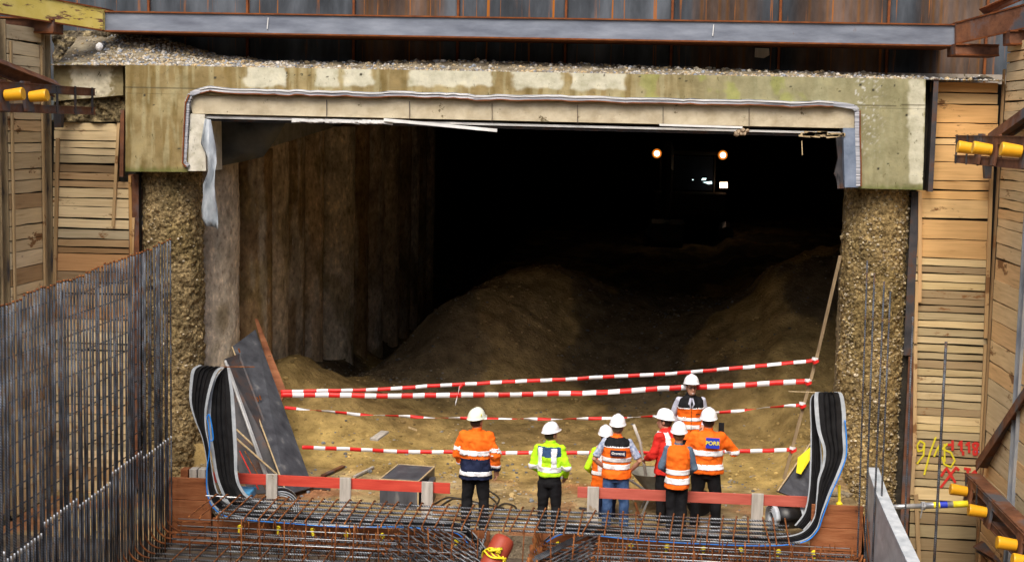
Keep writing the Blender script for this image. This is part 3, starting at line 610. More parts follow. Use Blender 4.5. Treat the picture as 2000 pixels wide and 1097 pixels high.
# right walls
random.seed(6)
t = thing('timber_lagging', PY(1862, 1090, Yp), 'orange and weathered board wall with sprayed numbers right of the right pile', 'board wall')
yl = [160, 181, 203, 240, 270, 283, 316, 353, 371, 388, 427, 465, 503, 519, 533]
while yl[-1] < 950: yl.append(yl[-1] + rnd(13.5, 17))
while yl[-1] < 1210: yl.append(yl[-1] + rnd(22, 30))
mb = MB()
for a, b in zip(yl, yl[1:]):
    xl = 1817 if a < 371 else 1789 - (a - 371) * .02; xr = 1948 if a < 290 else 1938 - (a - 290) * .03; p = PY(xl, b, Yp); q = PY(xr, b, Yp); z1 = PY(xl, a, Yp).z; sl2 = -.012 if a > 400 else 0
    c = random.choice(WR) if a < 503 else random.choice(WO)
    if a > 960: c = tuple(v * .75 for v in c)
    g = rnd(.005, .016) if a < 503 else rnd(.008, .02)
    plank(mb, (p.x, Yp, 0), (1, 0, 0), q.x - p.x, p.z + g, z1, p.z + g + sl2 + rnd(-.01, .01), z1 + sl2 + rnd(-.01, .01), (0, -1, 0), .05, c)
mb.build('boards', m_woodx, t)
mb = MB(); a = PY(1770, 160, .45); mb.box((a.x, .44, -1.4), (XR + .1, .6, PY(1850, 163, .45).z)); mb.build('backing', m_black, t)
battens(t, [(1797, 375, 1796, 590, 7, (.62, .4, .2)), (1791, 550, 1788, 670, 6, (.6, .4, .2)), (1788, 675, 1786, 890, 7, (.6, .42, .22)), (1785, 890, 1781, 965, 7, (.5, .36, .2)), (1789, 965, 1795, 1097, 8, (.4, .28, .15)),
            (1938, 290, 1925, 660, 7, (.55, .36, .17)), (1925, 672, 1913, 960, 7, (.5, .34, .17)), (1911, 1000, 1912, 1100, 8, (.45, .3, .16))], Yp - .05)
for i in range(24):
    y = 380 + i * 25; mb = MB(); mb.cur = (.5, .36, .2); xx = 1785 - (y - 370) * .02; mb.prism([PY(xx, y, Yp - .01), PY(xx + 6, y, Yp - .01), PY(xx + 6, y + rnd(8, 14), Yp - .01), PY(xx, y + 10, Yp - .01)], (0, .05, 0)); mb.build('wedge', m_woodx, t)
def spray(lines, m, w, name='sprayed_mark'):
    for ln in lines:
        mb = MB(); P = [PY(x, y, Yp - .022) for x, y in ln]
        if len(P) == 1: mb.tube([P[0] + Vector((0, -.003, 0)), P[0] + Vector((0, .003, 0))], .03, 12)
        else:
            Q = []
            for k in range(len(P) - 1):
                for s in range(4): Q.append(P[k].lerp(P[k + 1], s / 4))
            Q.append(P[-1])
            mb.tube(Q, [(w, .004)] * len(Q) if False else [w] * len(Q), 6)
            mb.v = [(x, Yp - .022 + (y - (Yp - .022)) * .12, z) for x, y, z in mb.v]
        mb.build(name, m, t)
def gz(pts): return [(1500 + x / 3.918, 817 + y / 3.918) for x, y in pts]
spray([gz([(1375, 200), (1420, 200)]), gz([(1412, 165), (1412, 245)]), gz([(1458, 205), (1480, 168), (1480, 250)]), gz([(1492, 250), (1494, 280)]), gz([(1515, 205), (1537, 180), (1540, 262)]),
       gz([(1590, 185), (1568, 195), (1572, 220), (1600, 240), (1598, 272), (1575, 275), (1572, 250), (1600, 218), (1606, 192), (1590, 185)]), gz([(1612, 200), (1640, 205), (1622, 235), (1648, 255), (1630, 290), (1612, 282)]),
       gz([(1402, 304), (1403, 306)]), gz([(1325, 440), (1365, 375), (1435, 490)]), gz([(1320, 528), (1395, 430), (1440, 372), (1462, 395)]), gz([(1500, 380), (1552, 388)]), gz([(1527, 385), (1530, 440)]),
       gz([(1560, 425), (1590, 392), (1592, 465)]), gz([(1615, 400), (1640, 395), (1640, 480)])], m_gred, .022)
spray([gz([(1200, 190), (1165, 170), (1140, 205), (1150, 250), (1185, 240), (1198, 190), (1190, 280), (1140, 345)]), gz([(1285, 140), (1240, 260), (1195, 430)]), gz([(1270, 290), (1310, 200), (1312, 300)]),
       gz([(1350, 190), (1352, 330)]), gz([(1375, 190), (1335, 230), (1400, 260), (1430, 320), (1400, 370), (1350, 350), (1330, 290)])], m_gyel, .016)
spray([gz([(1575, 248), (1600, 246), (1620, 258)])], m_gblu, .012)
XRw = XR
YNR = PX(2000, 600, XRw).y
WR2 = [(.8, .62, .36), (.8, .6, .33), (.8, .54, .27), (.68, .55, .34)]
receding(XRw, -1, .2, YNR + .28, PX(1975, 96, XRw).z, WR2, 33, 'oblique board wall at the right edge beside the corner battens', lambda z: rnd(.2, .32) if z < 4.3 else .14)
receding(XRw + .02, -1, YNR - .02, -7.5, 9, WR2, 34, 'board wall hidden beyond the right edge of the view', lambda z: rnd(.2, .3))
steelpost(XRw + .07, YNR + .06, -1.3, 6.8, .2, .24, 'blue grey steel post at the right edge of the view', mat('pale_steel', [(.3, (.14, .16, .2)), (.5, (.3, .32, .35)), (.7, (.48, .46, .42))], scale=3, stretch=(2, 2, .5)))
steelpost(PY(1811, 260, .5).x, .5, PY(1811, 372, .5).z, PY(1811, 156, .5).z, .07, .9, 'dark steel edge plate right beside the portal beam end')
steelpost(PY(1780, 500, .42).x, .42, PY(1780, 692, .42).z, PY(1780, 372, .42).z - .01, .12, .2, 'dark steel post right of the pebbly pile, upper length')
steelpost(PY(1775, 800, .42).x, .42, -1.3, PY(1775, 694, .42).z, .12, .2, 'rusty steel post right of the pebbly pile, lower length', m_rust)
t = thing('edge_battens', (XR, .1, 0), 'rough upright battens and packing in the inner right corner', 'battens')
for (px, wd, c) in ((1944, .05, (.35, .26, .15)), (1950, .03, (.5, .36, .2)), (1937, .03, (.3, .2, .1))):
    mb = MB(); mb.cur = c; p = PY(px, 500, .2); mb.box((p.x + .02, .2, -1.3), (p.x + .02 + wd, .26, 6.6)); mb.build('batten', m_woodz, t)

# walers with anchors
def cap_anchor(t, X, y, z, sg, i):
    ax = Vector((sg * 1, 0, .12)).normalized(); c = Vector((X, y, z))
    mb = MB(); mb.tube([c, c + ax * .03, c + ax * .22, c + ax * .235], [.072, .074, .083, .077], 28); k = len(mb.v); mb.build('anchor_cap', m_capy, t, smooth=False)
    mb = MB(); q = [c + Vector((-sg * .035, -.13, -.2)), c + Vector((-sg * .035, .13, -.2)), c + Vector((-sg * .0 - sg * .09, .13, .2)), c + Vector((-sg * .09, -.13, .2))]
    mb.prism(q, (sg * .035, 0, .006)); mb.build('bearing_plate', m_rust, t)
def waler(X, sg, yf, yn, zc, caps, label):
    t = thing('anchor_waler', (X, (yf + yn) / 2, zc - .2), label, 'steel waler')
    for zz in (.09, -.19):
        mb = MB(); mb.box((X - .12, yn, zc + zz), (X + .12, yf, zc + zz + .012)); mb.box((X - .12, yn, zc + zz + .1), (X + .12, yf, zc + zz + .112)); mb.box((X + sg * .1 - .008, yn, zc + zz), (X + sg * .1 + .008, yf, zc + zz + .112)); mb.build('channel', m_rust, t)
    for y in (yf - .1, yf - .75, yf - 1.4):
        mb = MB(); mb.box((X + sg * .115 - .008, y - .05, zc - .2), (X + sg * .115 + .008, y, zc + .21)); mb.build('batten_plate', m_dsteel, t)
    for i, y in enumerate(caps): cap_anchor(t, X + sg * .16, y, zc + .02, sg, i)
    return t
xw = PY(172, 200, -.3).x
zl = PY(172, 199, -.3).z
waler(xw, 1, -.3, -4.5, zl, [PX(58, 192, xw + .15).y, PX(10, 192, xw + .15).y], 'upper left steel waler with two orange yellow anchor caps')
xw2 = PY(1880, 295, -.3).x
waler(xw2, -1, -.3, -4.5, PY(1880, 292, -.3).z, [PX(1889, 288, xw2 - .27).y, PX(1919, 288, xw2 - .27).y, PX(1976, 290, xw2 - .27).y], 'upper right steel waler with three orange yellow anchor caps')
xw3 = PY(1898, 950, -.3).x
waler(xw3, -1, -.3, -4.5, PY(1898, 950, -.3).z, [PX(1873, 954, xw3 - .27).y, PX(1910, 988, xw3 - .27).y, PX(1968, 1040, xw3 - .27).y, PX(1999, 1070, xw3 - .27).y], 'lower right steel waler with four orange yellow anchor caps, descending to the corner')
def brace(a, b, wv, label):
    t = thing('diagonal_brace', a, label, 'steel brace'); d = (b - a).normalized(); side = d.cross(Vector((0, 1, 0))).normalized()
    mb = MB(); mb.bar(a, b, .02, wv, side); mb.build('web', m_rust, t)
    for s in (1, -1): mb = MB(); mb.bar(a + side * s * wv / 2, b + side * s * wv / 2, .16, .018, side); mb.build('flange', m_rust, t)
brace(PY(-40, 117, -1.9), PY(108, 174, -.35), .18, 'rusty diagonal brace in the upper left corner above the waler')
brace(PY(1940, 274, .0), PY(2040, 203, -2.2), .16, 'rusty diagonal brace above the upper right waler')
brace(PY(1920, 912, .0), PY(2035, 740, -2.2), .2, 'dark diagonal brace above the lower right waler')
brace(PY(1912, 1066, .0), PY(1990, 1110, -1.5), .08, 'slim rusty brace below the lower right waler')
for (px, py) in ((22, 240), (112, 235), (1930, 335)):
    mb = MB(); mb.prism([PY(px - 8, py - 15, 0), PY(px + 8, py - 15, 0), PY(px + 6, py + 14, 0), PY(px - 6, py + 14, 0)], (0, .12, 0)); tag(mb.build('bracket', m_dsteel), {22: 'dark steel bracket under the left waler near the edge', 112: 'dark steel bracket under the far end of the left waler', 1930: 'dark steel bracket under the upper right waler'}[px], 'bracket')

# ------------------------------------------------------------------ stop-end formwork
def formw(x0, x1, z0, z1, y, label, rows):
    t = thing('formwork_panel', ((x0 + x1) / 2, y, z0), label, 'formwork')
    for k in range(rows):
        a = z0 + (z1 - z0) * k / rows; b = z0 + (z1 - z0) * (k + 1) / rows - .006; mb = MB(); mb.box((x0, y - .012 * (k % 2), a), (x1, y + .045, b)); mb.build('board', m_form, t, bevel=.004)
    return t
xa, xb = PY(322, 960, -2.2).x, PY(412, 960, -2.2).x
formw(xa, xb, -.28, PY(360, 932, -2.2).z, -2.2, 'brown wet formwork boards at the left end of the slab edge', 3)
xc, xd = PY(1585, 1000, -2.2).x, PY(1686, 1000, -2.2).x
formw(xc, xd, -.28, PY(1640, 986, -2.2).z, -2.2, 'brown wet formwork boards below the right waterstop loop', 3)
xg0, xg1 = PZ(945, 1080, 0).x, PZ(1045, 1080, 0).x
formw(xb + .01, xg0, -.28, .1, -2.16, 'low brown formwork strip behind the left rebar field', 1)
formw(xg1, xc - .01, -.28, .1, -2.16, 'low brown formwork strip behind the right rebar field', 1)
for (px, c, lab) in ((363, m_form, 'brown offcut on the left formwork'), (380, m_greyw, 'grey wood block on the left formwork'), (397, m_greyw, 'darker wood block beside the waterstop on the left formwork')):
    p = PY(px, 930, -2.05); mb = MB(); mb.box((p.x - .055, -2.12, p.z - .02), (p.x + .05, -1.98, p.z + .12)); tag(mb.build('wood_block', c, bevel=.006), lab, 'wood block')

# ------------------------------------------------------------------ rebar
def bend(X, y, ztop, z0, r, xend, sg=1):
    pts = [(X, y, ztop), (X, y, z0 + r)]
    for k in range(1, 6): a = k / 6 * math.pi / 2; pts.append((X + sg * r * (1 - math.cos(a)), y, z0 + r - r * math.sin(a)))
    return pts + [(X + sg * r, y, z0), (xend, y, z0)]
Xr = PZ(330, 1022, .05).x
random.seed(17)
t = thing('rebar_mat', (Xr, -4.5, 0), 'tall front curtain of ribbed rebars at left bending into the floor mat', 'rebar mat')
YB = []; y = -2.3; k = 0; ztop = PY(330, 470, -2.3).z; ZM = .0
while y > -7.7:
    yy = y + rnd(-.005, .005); zt = ztop - .045 * (-2.3 - y) + rnd(-.015, .015) - (.0, .03, .01)[(k // 7) % 3]
    mb = MB(); mb.m = 0; P = bend(Xr + rnd(-.004, .004), yy, zt, ZM + rnd(-.01, .01), .22, xg0 - .1)
    if k % 2: P = [P[0], (P[0][0] - .03, yy, -.28)]
    mb.tube(P[:2], .0122, 7); mb.m = 1
    if k % 2 == 0: mb.tube(P[1:8], .0135, 7); mb.m = 2; mb.tube(P[7:], .0135, 7)
    mb.m = 1; mb.m = 1; mb.tube([P[0] + Vector((0, 0, 0)) if False else Vector(P[0]), Vector(P[0]) + Vector((0, 0, .02))], .0145, 7)
    mb.build('rebar', [m_rebz, m_rebr, m_rebx], t, smooth=True); y -= (.112 - .03 * min(1, (-2.3 - y) / 5)) * (1 + .1 * nz(k * .6, 3)); YB.append(yy); k += 1
t = thing('rebar_mat', (Xr + .03, -4.5, 0), 'short bars with bright tops filling the lower half of the left rebar curtain', 'rebar mat')
for k in range(len(YB) - 1):
    yy = (YB[k] + YB[k + 1]) / 2 + rnd(-.004, .004); zt = 1.22 + .1 * (k // 11 % 2) - .03 * (-2.3 - yy); mb = MB(); mb.tube([(Xr + .02, yy, -.28), (Xr + .02, yy, zt)], .0105, 6); mb.m = 1; mb.tube([(Xr + .02, yy, zt), (Xr + .02, yy, zt + .06)], .0115, 6); mb.build('rebar', [m_rebz, m_galv], t, smooth=True)
t = thing('rebar_mat', (Xr - .28, -4.5, 0), 'rear layer of upright rebars seen between the front bars at left', 'rebar mat')
y = -2.34
while y > -7.7:
    mb = MB(); yy = y + rnd(-.02, .02); mb.tube([(Xr - .16 + rnd(-.02, .02), yy, -.28), (Xr - .16, yy, ztop - .05 * (-2.3 - y) - .12 + rnd(-.04, .04))], .0125, 6); mb.build('rebar', m_rebz, t, smooth=True); y -= .55
for j in range(15):
    z = .25 + j * .235; mb = MB(); mb.tube([(Xr - .27, -2.2, z), (Xr - .27, -7.8, z + rnd(-.02, .02))], .008, 6); mb.build('cross_bar', m_dsteel, t, smooth=True)
# floor mats
def starters(t, n, x0, x1, y0, y1, seed, h=(.08, .24)):
    random.seed(seed)
    for i in range(n):
        x = x0 + (x1 - x0) * (i + rnd(0, .8)) / n; y = rnd(y0, y1); z = rnd(*h); tl = rnd(-.05, .05); mb = MB()
        mb.tube([(x, y, -.2), (x + tl * .4, y + rnd(-.03, .03), z * .5), (x + tl, y, z)], .0085, 6); mb.build('starter_bar', m_rebr, t, smooth=True)
t = thing('rebar_mat', ((Xr + xg0) / 2, -3.5, -.2), 'left floor mat of rebars with rusty upright starter bars', 'rebar mat')
y = -2.4
while y > -6:
    mb = MB(); mb.tube([(Xr + .3, y, -.16), (xg0 - .3, y, -.16), (xg0 - .12, y, -.1), (xg0 - .04, y, .02), (xg0 - .03, y, rnd(.1, .25))], .0135, 6); mb.build('rebar', m_rebx, t, smooth=True); y -= .33
for k in range(14):
    x = Xr + .55 + k * (xg0 - Xr - .9) / 13; mb = MB(); mb.tube([(x, -2.3, .03), (x, -6, .03)], .009, 6); mb.build('cross_bar', m_rebr, t, smooth=True)
for k in range(4):
    mb = MB(); y = -2.3 - k * .33; mb.tube([(Xr + .1 + .1 * k, y, .1), (xg0 - .3, y - .05, .11)], .007, 6); mb.build('tie_bar', m_galv, t, smooth=True)
starters(t, 95, Xr + 1.1, xg0 - .1, -3.3, -2.35, 3)
for (xx, yy) in ((.75, -2.35), (.35, -2.95), (.3, -3.45), (2.8, -2.7)):
    mb = MB(); x = Xr + xx; mb.tube([(x, yy, -.1), (x, yy, .2), (x + .03, yy, .25), (x + .3, yy, .25), (x + .33, yy, .2), (x + .33, yy, -.1)], .008, 6); mb.build('stirrup', m_rebr, t, smooth=True)
xrm = PZ(1672, 1080, 0).x
t = thing('rebar_mat', ((xrm + xg1) / 2, -3.5, -.2), 'right floor mat of rebars with rusty upright starter bars', 'rebar mat')
y = -2.36; k = 0
while y > -6:
    for zz in ((0, -.16) if k % 2 == 0 else (0,)):
        mb = MB(); r = .14; yy = y - (.04 if zz else 0); x0 = xg1 + (.0 if zz == 0 else .08)
        P = [(x0 - .02, yy, zz + r + rnd(.08, .2)), (x0, yy, zz + r), (x0 + .04, yy, zz + .04), (x0 + r, yy, zz), (xrm - .1, yy, zz), (xrm - .02, yy, zz + .05), (xrm, yy, zz + .14)]
        mb.m = 1; mb.tube(P[:4], .0135, 6); mb.m = 0; mb.tube(P[3:5], .0135, 6); mb.m = 1; mb.tube(P[4:], .0135, 6); mb.build('rebar', [m_rebx, m_rebr], t, smooth=True)
    y -= .17; k += 1
for k in range(12):
    x = xg1 + .3 + k * (xrm - xg1 - .5) / 11; mb = MB(); mb.tube([(x, -2.3, .03), (x, -6, .03)], .009, 6); mb.build('cross_bar', m_rebr, t, smooth=True)
for k in range(4):
    mb = MB(); y = -2.3 - k * .3; mb.tube([(xg1 + .6, y, .12), (xrm - .1, y - .03, .11)], .007, 6); mb.build('tie_bar', m_galv, t, smooth=True)
starters(t, 90, xg1 + .7, xrm - .05, -3.2, -2.35, 7, (.1, .26))
# raised edge cage
e0, e1 = PZ(440, 972, .46), PZ(1515, 1016, .46); yf = (e0.y + e1.y) / 2; n0 = PZ(900, 1031, .46); yn = n0.y
t = thing('rebar_cage', ((e0.x + e1.x) / 2, (yf + yn) / 2, .4), 'long raised rebar cage with rusty cross bars running in front of the people', 'rebar cage')
random.seed(9)
for lay, zz in ((0, .46), (1, .34)):
    for k in range(6 if lay == 0 else 2):
        yy = yf + (yn - yf) * k / 5; xo = rnd(-.12, .12)
        zb = (e0.z - .46)
        P = [(e0.x + xo + k * .05 + (e1.x - e0.x) * s / 8, yy + rnd(-.008, .008), zz + rnd(-.006, .006)) for s in range(9)]
        mb = MB(); mb.tube(P, .0145, 7); mb.build('rebar', m_rebx, t, smooth=True)
n = 47
for k in range(n):
    x = e0.x - .15 + (e1.x - e0.x + .3) * k / (n - 1) + rnd(-.03, .03); sk = rnd(-.03, .03) if k < 24 else rnd(-.14, .0)
    mb = MB(); mb.tube([(x + .01, yf + .09, .47), (x, yf + .05, .492), (x + sk, yn - .06, .492), (x + sk, yn - .13, .475 + rnd(-.02, .02))], .0105, 7); mb.build('cross_bar', m_rebr, t, smooth=True)
for k in range(24):
    x = e0.x + (e1.x - e0.x) * (k + .5) / 24 + rnd(-.05, .05)
    mb = MB(); mb.tube([(x, yn - .02, .46), (x + rnd(-.04, .04), yn - .03, -.2)], .009, 6); mb.build('support_bar', m_rebr, t, smooth=True)
mb = MB(); mb.tube([PY(402, 967, yf), PY(470, 971, yf)], .008, 6); mb.build('tie_bar', m_galv, t)
# diagonal bundles
t = thing('diagonal_rebars', PZ(850, 1070, .1), 'fan of ribbed bars lying diagonally left of the red pipe', 'rebars')
for k in range(13):
    a = PZ(782 - k * 6 + max(0, k - 6) * 22 - (0), 1022 + k * 9.5 if k < 9 else 1012, .2); 
    if k >= 9: a = PZ(800 + (k - 9) * 18, 1024 + (k - 9) * 2, .2)
    b = a + Vector((1.15, -1.25, -.16)); mb = MB(); mb.m = 0; mb.tube([a, b], .0135, 7); mb.m = 1; mb.tube([a, a + (b - a).normalized() * .07], .0148, 7); mb.build('rebar', [m_rebx, m_rebr], t, smooth=True)
t = thing('diagonal_rebars', PZ(1140, 1070, .1), 'fan of ribbed bars lying diagonally right of the red pipe', 'rebars')
for k in range(11):
    a = PZ(1175 - k * 3, 1042 + k * 9, .2) if k < 7 else PZ(1160 - (k - 7) * 12, 1038 + (k - 7) * 3, .2)
    b = a + Vector((-.85, -1.2, -.16)); mb = MB(); mb.m = 0; mb.tube([a, b], .0135, 7); mb.m = 1; mb.tube([a, a + (b - a).normalized() * .07], .0148, 7); mb.build('rebar', [m_rebx, m_rebr], t, smooth=True)
# lone uprights right
for i, (x0, y0, x1, y1, r, Y, lab) in enumerate([(1694, 508, 1674, 1110, .011, -2.5, 'rust spotted upright rebar, leftmost of four before the pebbly pile'), (1708, 533, 1688, 1110, .013, -2.6, 'ribbed upright rebar, second from left before the pebbly pile'),
        (1727, 549, 1703, 1110, .013, -2.7, 'ribbed upright rebar, third from left before the pebbly pile'), (1739, 569, 1716, 1110, .012, -2.8, 'ribbed upright rebar, shortest of four before the pebbly pile'),
        (1783, 618, 1764, 1110, .013, -2.9, 'ribbed upright rebar in front of the rusty post'), (1848, 667, 1824, 1110, .018, -3.0, 'thick upright rebar standing before the sprayed numbers')]):
    mb = MB(); a = PY(x0, y0, Y); b = PY(x1, y1, Y); mb.tube([a, a.lerp(b, .5), b, Vector((b.x - .01, b.y, -.25))], r, 8); tag(mb.build('upright_rebar', m_rebz, smooth=True), lab, 'rebar', 'upright rebars at right')
for i in range(7):
    mb = MB(); a = PY(1683 + i * 5, 1000 + i * 6, -2.25); mb.tube([a, PY(1692 + i * 6, 1115, -2.5)], .009, 6); tag(mb.build('thin_lath', m_rebr, smooth=True), 'thin rusty rod leaning between the right formwork and the grey panel, %s from the left' % (['first'] + names)[i], 'rod', 'rusty rods beside the grey panel')

# aluminium formwork panel right
Xf = PY(1700, 930, -2.15).x
t = thing('grey_panel', PX(1730, 1090, Xf), 'tall grey formwork panel with pale top edge at lower right', 'formwork panel')
top = [(1695, 916), (1712, 965), (1735, 1018), (1775, 1105)]
tz = [PX(x, y, Xf) for x, y in top]
mb = MB(); mb.prism([p for p in tz] + [Vector((Xf, tz[-1].y, -.28)), Vector((Xf, tz[0].y, -.28))], (.09, 0, 0)); mb.build('face', m_alu, t)
mb = MB()
for a, b in zip(tz, tz[1:]): mb.hexa([a + Vector((-.01, 0, .001)), a + Vector((.14, 0, .001)), b + Vector((.14, 0, .001)), b + Vector((-.01, 0, .001)), a + Vector((-.01, 0, .03)), a + Vector((.14, 0, .03)), b + Vector((.14, 0, .03)), b + Vector((-.01, 0, .03))])
mb.build('edge_profile', m_rubedge, t)
mb = MB(); p = PX(1738, 1018, Xf + .1); mb.box(p + Vector((0, -.05, -.03)), p + Vector((.1, .05, .05))); mb.build('wedge', m_plyedge, t)
# prop
a, b = PY(1730, 990, -1.9), PY(1890, 983, -1.9)
t = thing('steel_prop', a, 'horizontal galvanised prop with yellow end and blue sticker at lower right', 'prop')
m1 = a.lerp(b, .45); m2 = a.lerp(b, .82)
mb = MB(); mb.tube([a, m1], .034, 14); mb.build('inner_tube', m_galv, t, smooth=True); mb = MB(); mb.tube([m1, m2], .043, 14); mb.build('outer_tube', m_galv, t, smooth=True)
mb = MB(); mb.tube([m2, b], .045, 14); mb.build('end_sleeve', m_yel, t, smooth=True); mb = MB(); mb.tube([a.lerp(b, .58), a.lerp(b, .66)], .0445, 14); mb.build('sticker', m_yel, t); mb = MB(); mb.tube([a.lerp(b, .66), a.lerp(b, .75)], .0445, 14); mb.build('sticker', m_signb, t)
mb = MB(); mb.tube([m1 - Vector((.02, 0, 0)), m1 + Vector((.03, 0, 0))], .06, 10); mb.tube([m1 + Vector((0, -.05, .05)), m1 + Vector((-.03, -.05, -.16))], .008, 6); mb.build('collar', m_galv, t)

# ------------------------------------------------------------------ red barriers
def barrier(x0, y0, x1, y1, posts, mm, Y, label):
    a, b = PY(x0, y0 + 10, Y), PY(x1, y1 + 10, Y); t = thing('barrier', ((a.x + b.x) / 2, Y, 0), label, 'barrier')
    mb = MB(); mb.bar(a, b, .03, .15); mb.build('rail', mm, t, bevel=.003)
    for (px, py) in posts:
        p = PY(px, py, Y - .05); mb = MB(); mb.box((p.x - .08, Y - .075, -.05), (p.x + .08, Y - .03, p.z)); mb.build('post', m_greyw, t, bevel=.004)
barrier(417, 921, 879, 943, [(531, 925), (675, 932), (835, 940)], m_redb, -1.78, 'bright red board barrier on three grey posts at left')
barrier(1128, 950, 1591, 970, [(1159, 950), (1480, 963)], m_pinkb, -1.78, 'faded red board barrier on two grey posts at right')

# ------------------------------------------------------------------ waterstops
def ribbon(t, prs, Ys, name='rubber_band', n=20, ribs=True):
    # smooth pairs by catmull
    def cat(P, t_):
        i = int(t_); i = min(i, len(P) - 2); u = t_ - i; p0 = P[max(i - 1, 0)]; p1 = P[i]; p2 = P[i + 1]; p3 = P[min(i + 2, len(P) - 1)]
        return .5 * ((2 * p1) + (p2 - p0) * u + (2 * p0 - 5 * p1 + 4 * p2 - p3) * u * u + (3 * p1 - p0 - 3 * p2 + p3) * u ** 3)
    A = [PY(p[0][0], p[0][1], Y if not hasattr(Y, '__len__') else Y[0]) for p, Y in zip(prs, Ys)]; B = [PY(p[1][0], p[1][1], Y if not hasattr(Y, '__len__') else Y[1]) for p, Y in zip(prs, Ys)]
    N = (len(prs) - 1) * 8; rows = []
    mbE = MB(); mbM = MB(); prof = [(0, 0, 0), (.13, 0, 0), (.15, 0, 1), (.3, .012, 1), (.33, .035, 1), (.36, .012, 1), (.47, .012, 1), (.5, .04, 1), (.53, .012, 1), (.64, .012, 1), (.67, .035, 1), (.7, .012, 1), (.85, 0, 1), (.87, 0, 0), (1, 0, 0)]
    LA = [cat(A, k / 8) for k in range(N + 1)]; LB = [cat(B, k / 8) for k in range(N + 1)]
    def row(mb, sel, k):
        a, b = LA[k], LB[k]; w = b - a; tt = LA[min(k + 1, N)] - LA[max(k - 1, 0)]; nn = w.cross(tt)
        if nn.length < 1e-6: nn = Vector((0, -1, 0))
        nn.normalize()
        if nn.y > 0: nn = -nn
        return [mb.vert(a + w * prof[i][0] + nn * prof[i][1] * min(1, w.length / .3)) for i in sel]
    for mb, sels in ((mbE, [[0, 1], [13, 14]]), (mbM, [list(range(1, 14))])):
        for sel in sels:
            prev = None
            for k in range(N + 1):
                r_ = row(mb, sel, k)
                if prev:
                    for i in range(len(sel) - 1): mb.face((prev[i], prev[i + 1], r_[i + 1], r_[i]))
                prev = r_
    for mb, m, nm in ((mbM, m_rubber, name), (mbE, m_rubedge, 'pale_edge')):
        o = mb.build(nm, m, t, smooth=False); s = o.modifiers.new('s', 'SOLIDIFY'); s.thickness = .012; s.offset = 1
def hose(t, pts, Ys, r=.009, m=m_blue, name='blue_hose'):
    P = [PY(p[0], p[1], Y) for p, Y in zip(pts, Ys)]; Q = []
    for i in range(len(P) - 1):
        p0 = P[max(i - 1, 0)]; p1 = P[i]; p2 = P[i + 1]; p3 = P[min(i + 2, len(P) - 1)]
        for k in range(6): u = k / 6; Q.append(.5 * ((2 * p1) + (p2 - p0) * u + (2 * p0 - 5 * p1 + 4 * p2 - p3) * u * u + (3 * p1 - p0 - 3 * p2 + p3) * u ** 3))
    Q.append(P[-1]); mb = MB(); mb.tube(Q, r, 8); return mb.build(name, m, t, smooth=True)
yw = -2.3
t = thing('waterstop', PY(430, 1000, yw), 'black rubber waterstop looping up at left beside the leaning panels', 'waterstop')
ribbon(t, [((388, 712), (438, 717)), ((375, 722), (425, 726)), ((371, 750), (413, 757)), ((371, 785), (404, 800)), ((381, 820), (403, 835)), ((395, 855), (408, 868)), ((404, 905), (413, 908)), ((405, 955), (424, 958)), ((418, 988), (444, 980)), ((455, 1006), (478, 992)),
           ((560, 1018), (562, 1002)), ((700, 1028), (702, 1008)), ((820, 1034), (824, 1014)), ((885, 1036), (892, 1020)), ((915, 1052), (925, 1040)), ((938, 1084), (952, 1074))], [yw] * 16)
ribbon(t, [((438, 717), (444, 714)), ((420, 738), (449, 730)), ((408, 775), (456, 768)), ((405, 830), (460, 820)), ((412, 880), (463, 880)), ((420, 925), (464, 925)), ((430, 955), (472, 952)), ((446, 985), (492, 972)), ((480, 1000), (540, 985))], [yw + .12] * 9)
hose(t, [(404, 815), (408, 838), (409, 880), (404, 920), (405, 962), (418, 992), (455, 1011), (560, 1021), (640, 1027), (700, 1029), (780, 1028), (850, 1034), (890, 1040), (912, 1058), (930, 1080)], [yw - .03] * 15)
hose(t, [(404, 815), (409, 810), (415, 840), (416, 858), (411, 860)], [yw - .05] * 5)
hose(t, [(432, 716), (470, 716), (497, 716)], [yw + .05] * 3, .007, m_rebr, 'support_rod')
t = thing('waterstop', PY(1600, 1050, yw), 'black rubber waterstop looping up at right before the pebbly pile', 'waterstop')
ribbon(t, [((1600, 766), (1634, 765)), ((1591, 768), (1646, 770)), ((1591, 800), (1652, 805)), ((1596, 840), (1652, 845)), ((1607, 875), (1652, 888)), ((1606, 905), (1640, 922)), ((1597, 935), (1622, 962)), ((1594, 975), (1606, 1002)), ((1588, 1012), (1594, 1035)), ((1560, 1040), (1566, 1056)),
           ((1500, 1046), (1502, 1062)), ((1380, 1040), (1380, 1060)), ((1260, 1034), (1260, 1052)), ((1150, 1024), (1150, 1042)), ((1105, 1024), (1100, 1040)), ((1078, 1040), (1066, 1056)), ((1045, 1075), (1036, 1085))], [yw] * 17)
ribbon(t, [((1588, 770), (1596, 766)), ((1582, 785), (1598, 778)), ((1583, 840), (1602, 850)), ((1582, 900), (1606, 905)), ((1579, 960), (1598, 955)), ((1570, 1000), (1592, 1005)), ((1552, 1025), (1570, 1035))], [yw + .15] * 7)
hose(t, [(1650, 820), (1653, 850), (1653, 888), (1642, 922), (1624, 962), (1608, 1005), (1596, 1036), (1568, 1058), (1500, 1065), (1380, 1062), (1260, 1055), (1190, 1048), (1130, 1040), (1098, 1042), (1064, 1060), (1030, 1090)], [yw - .03] * 16)
hose(t, [(1540, 764), (1570, 765), (1598, 766)], [yw + .05] * 3, .007, m_plyedge, 'support_rod')
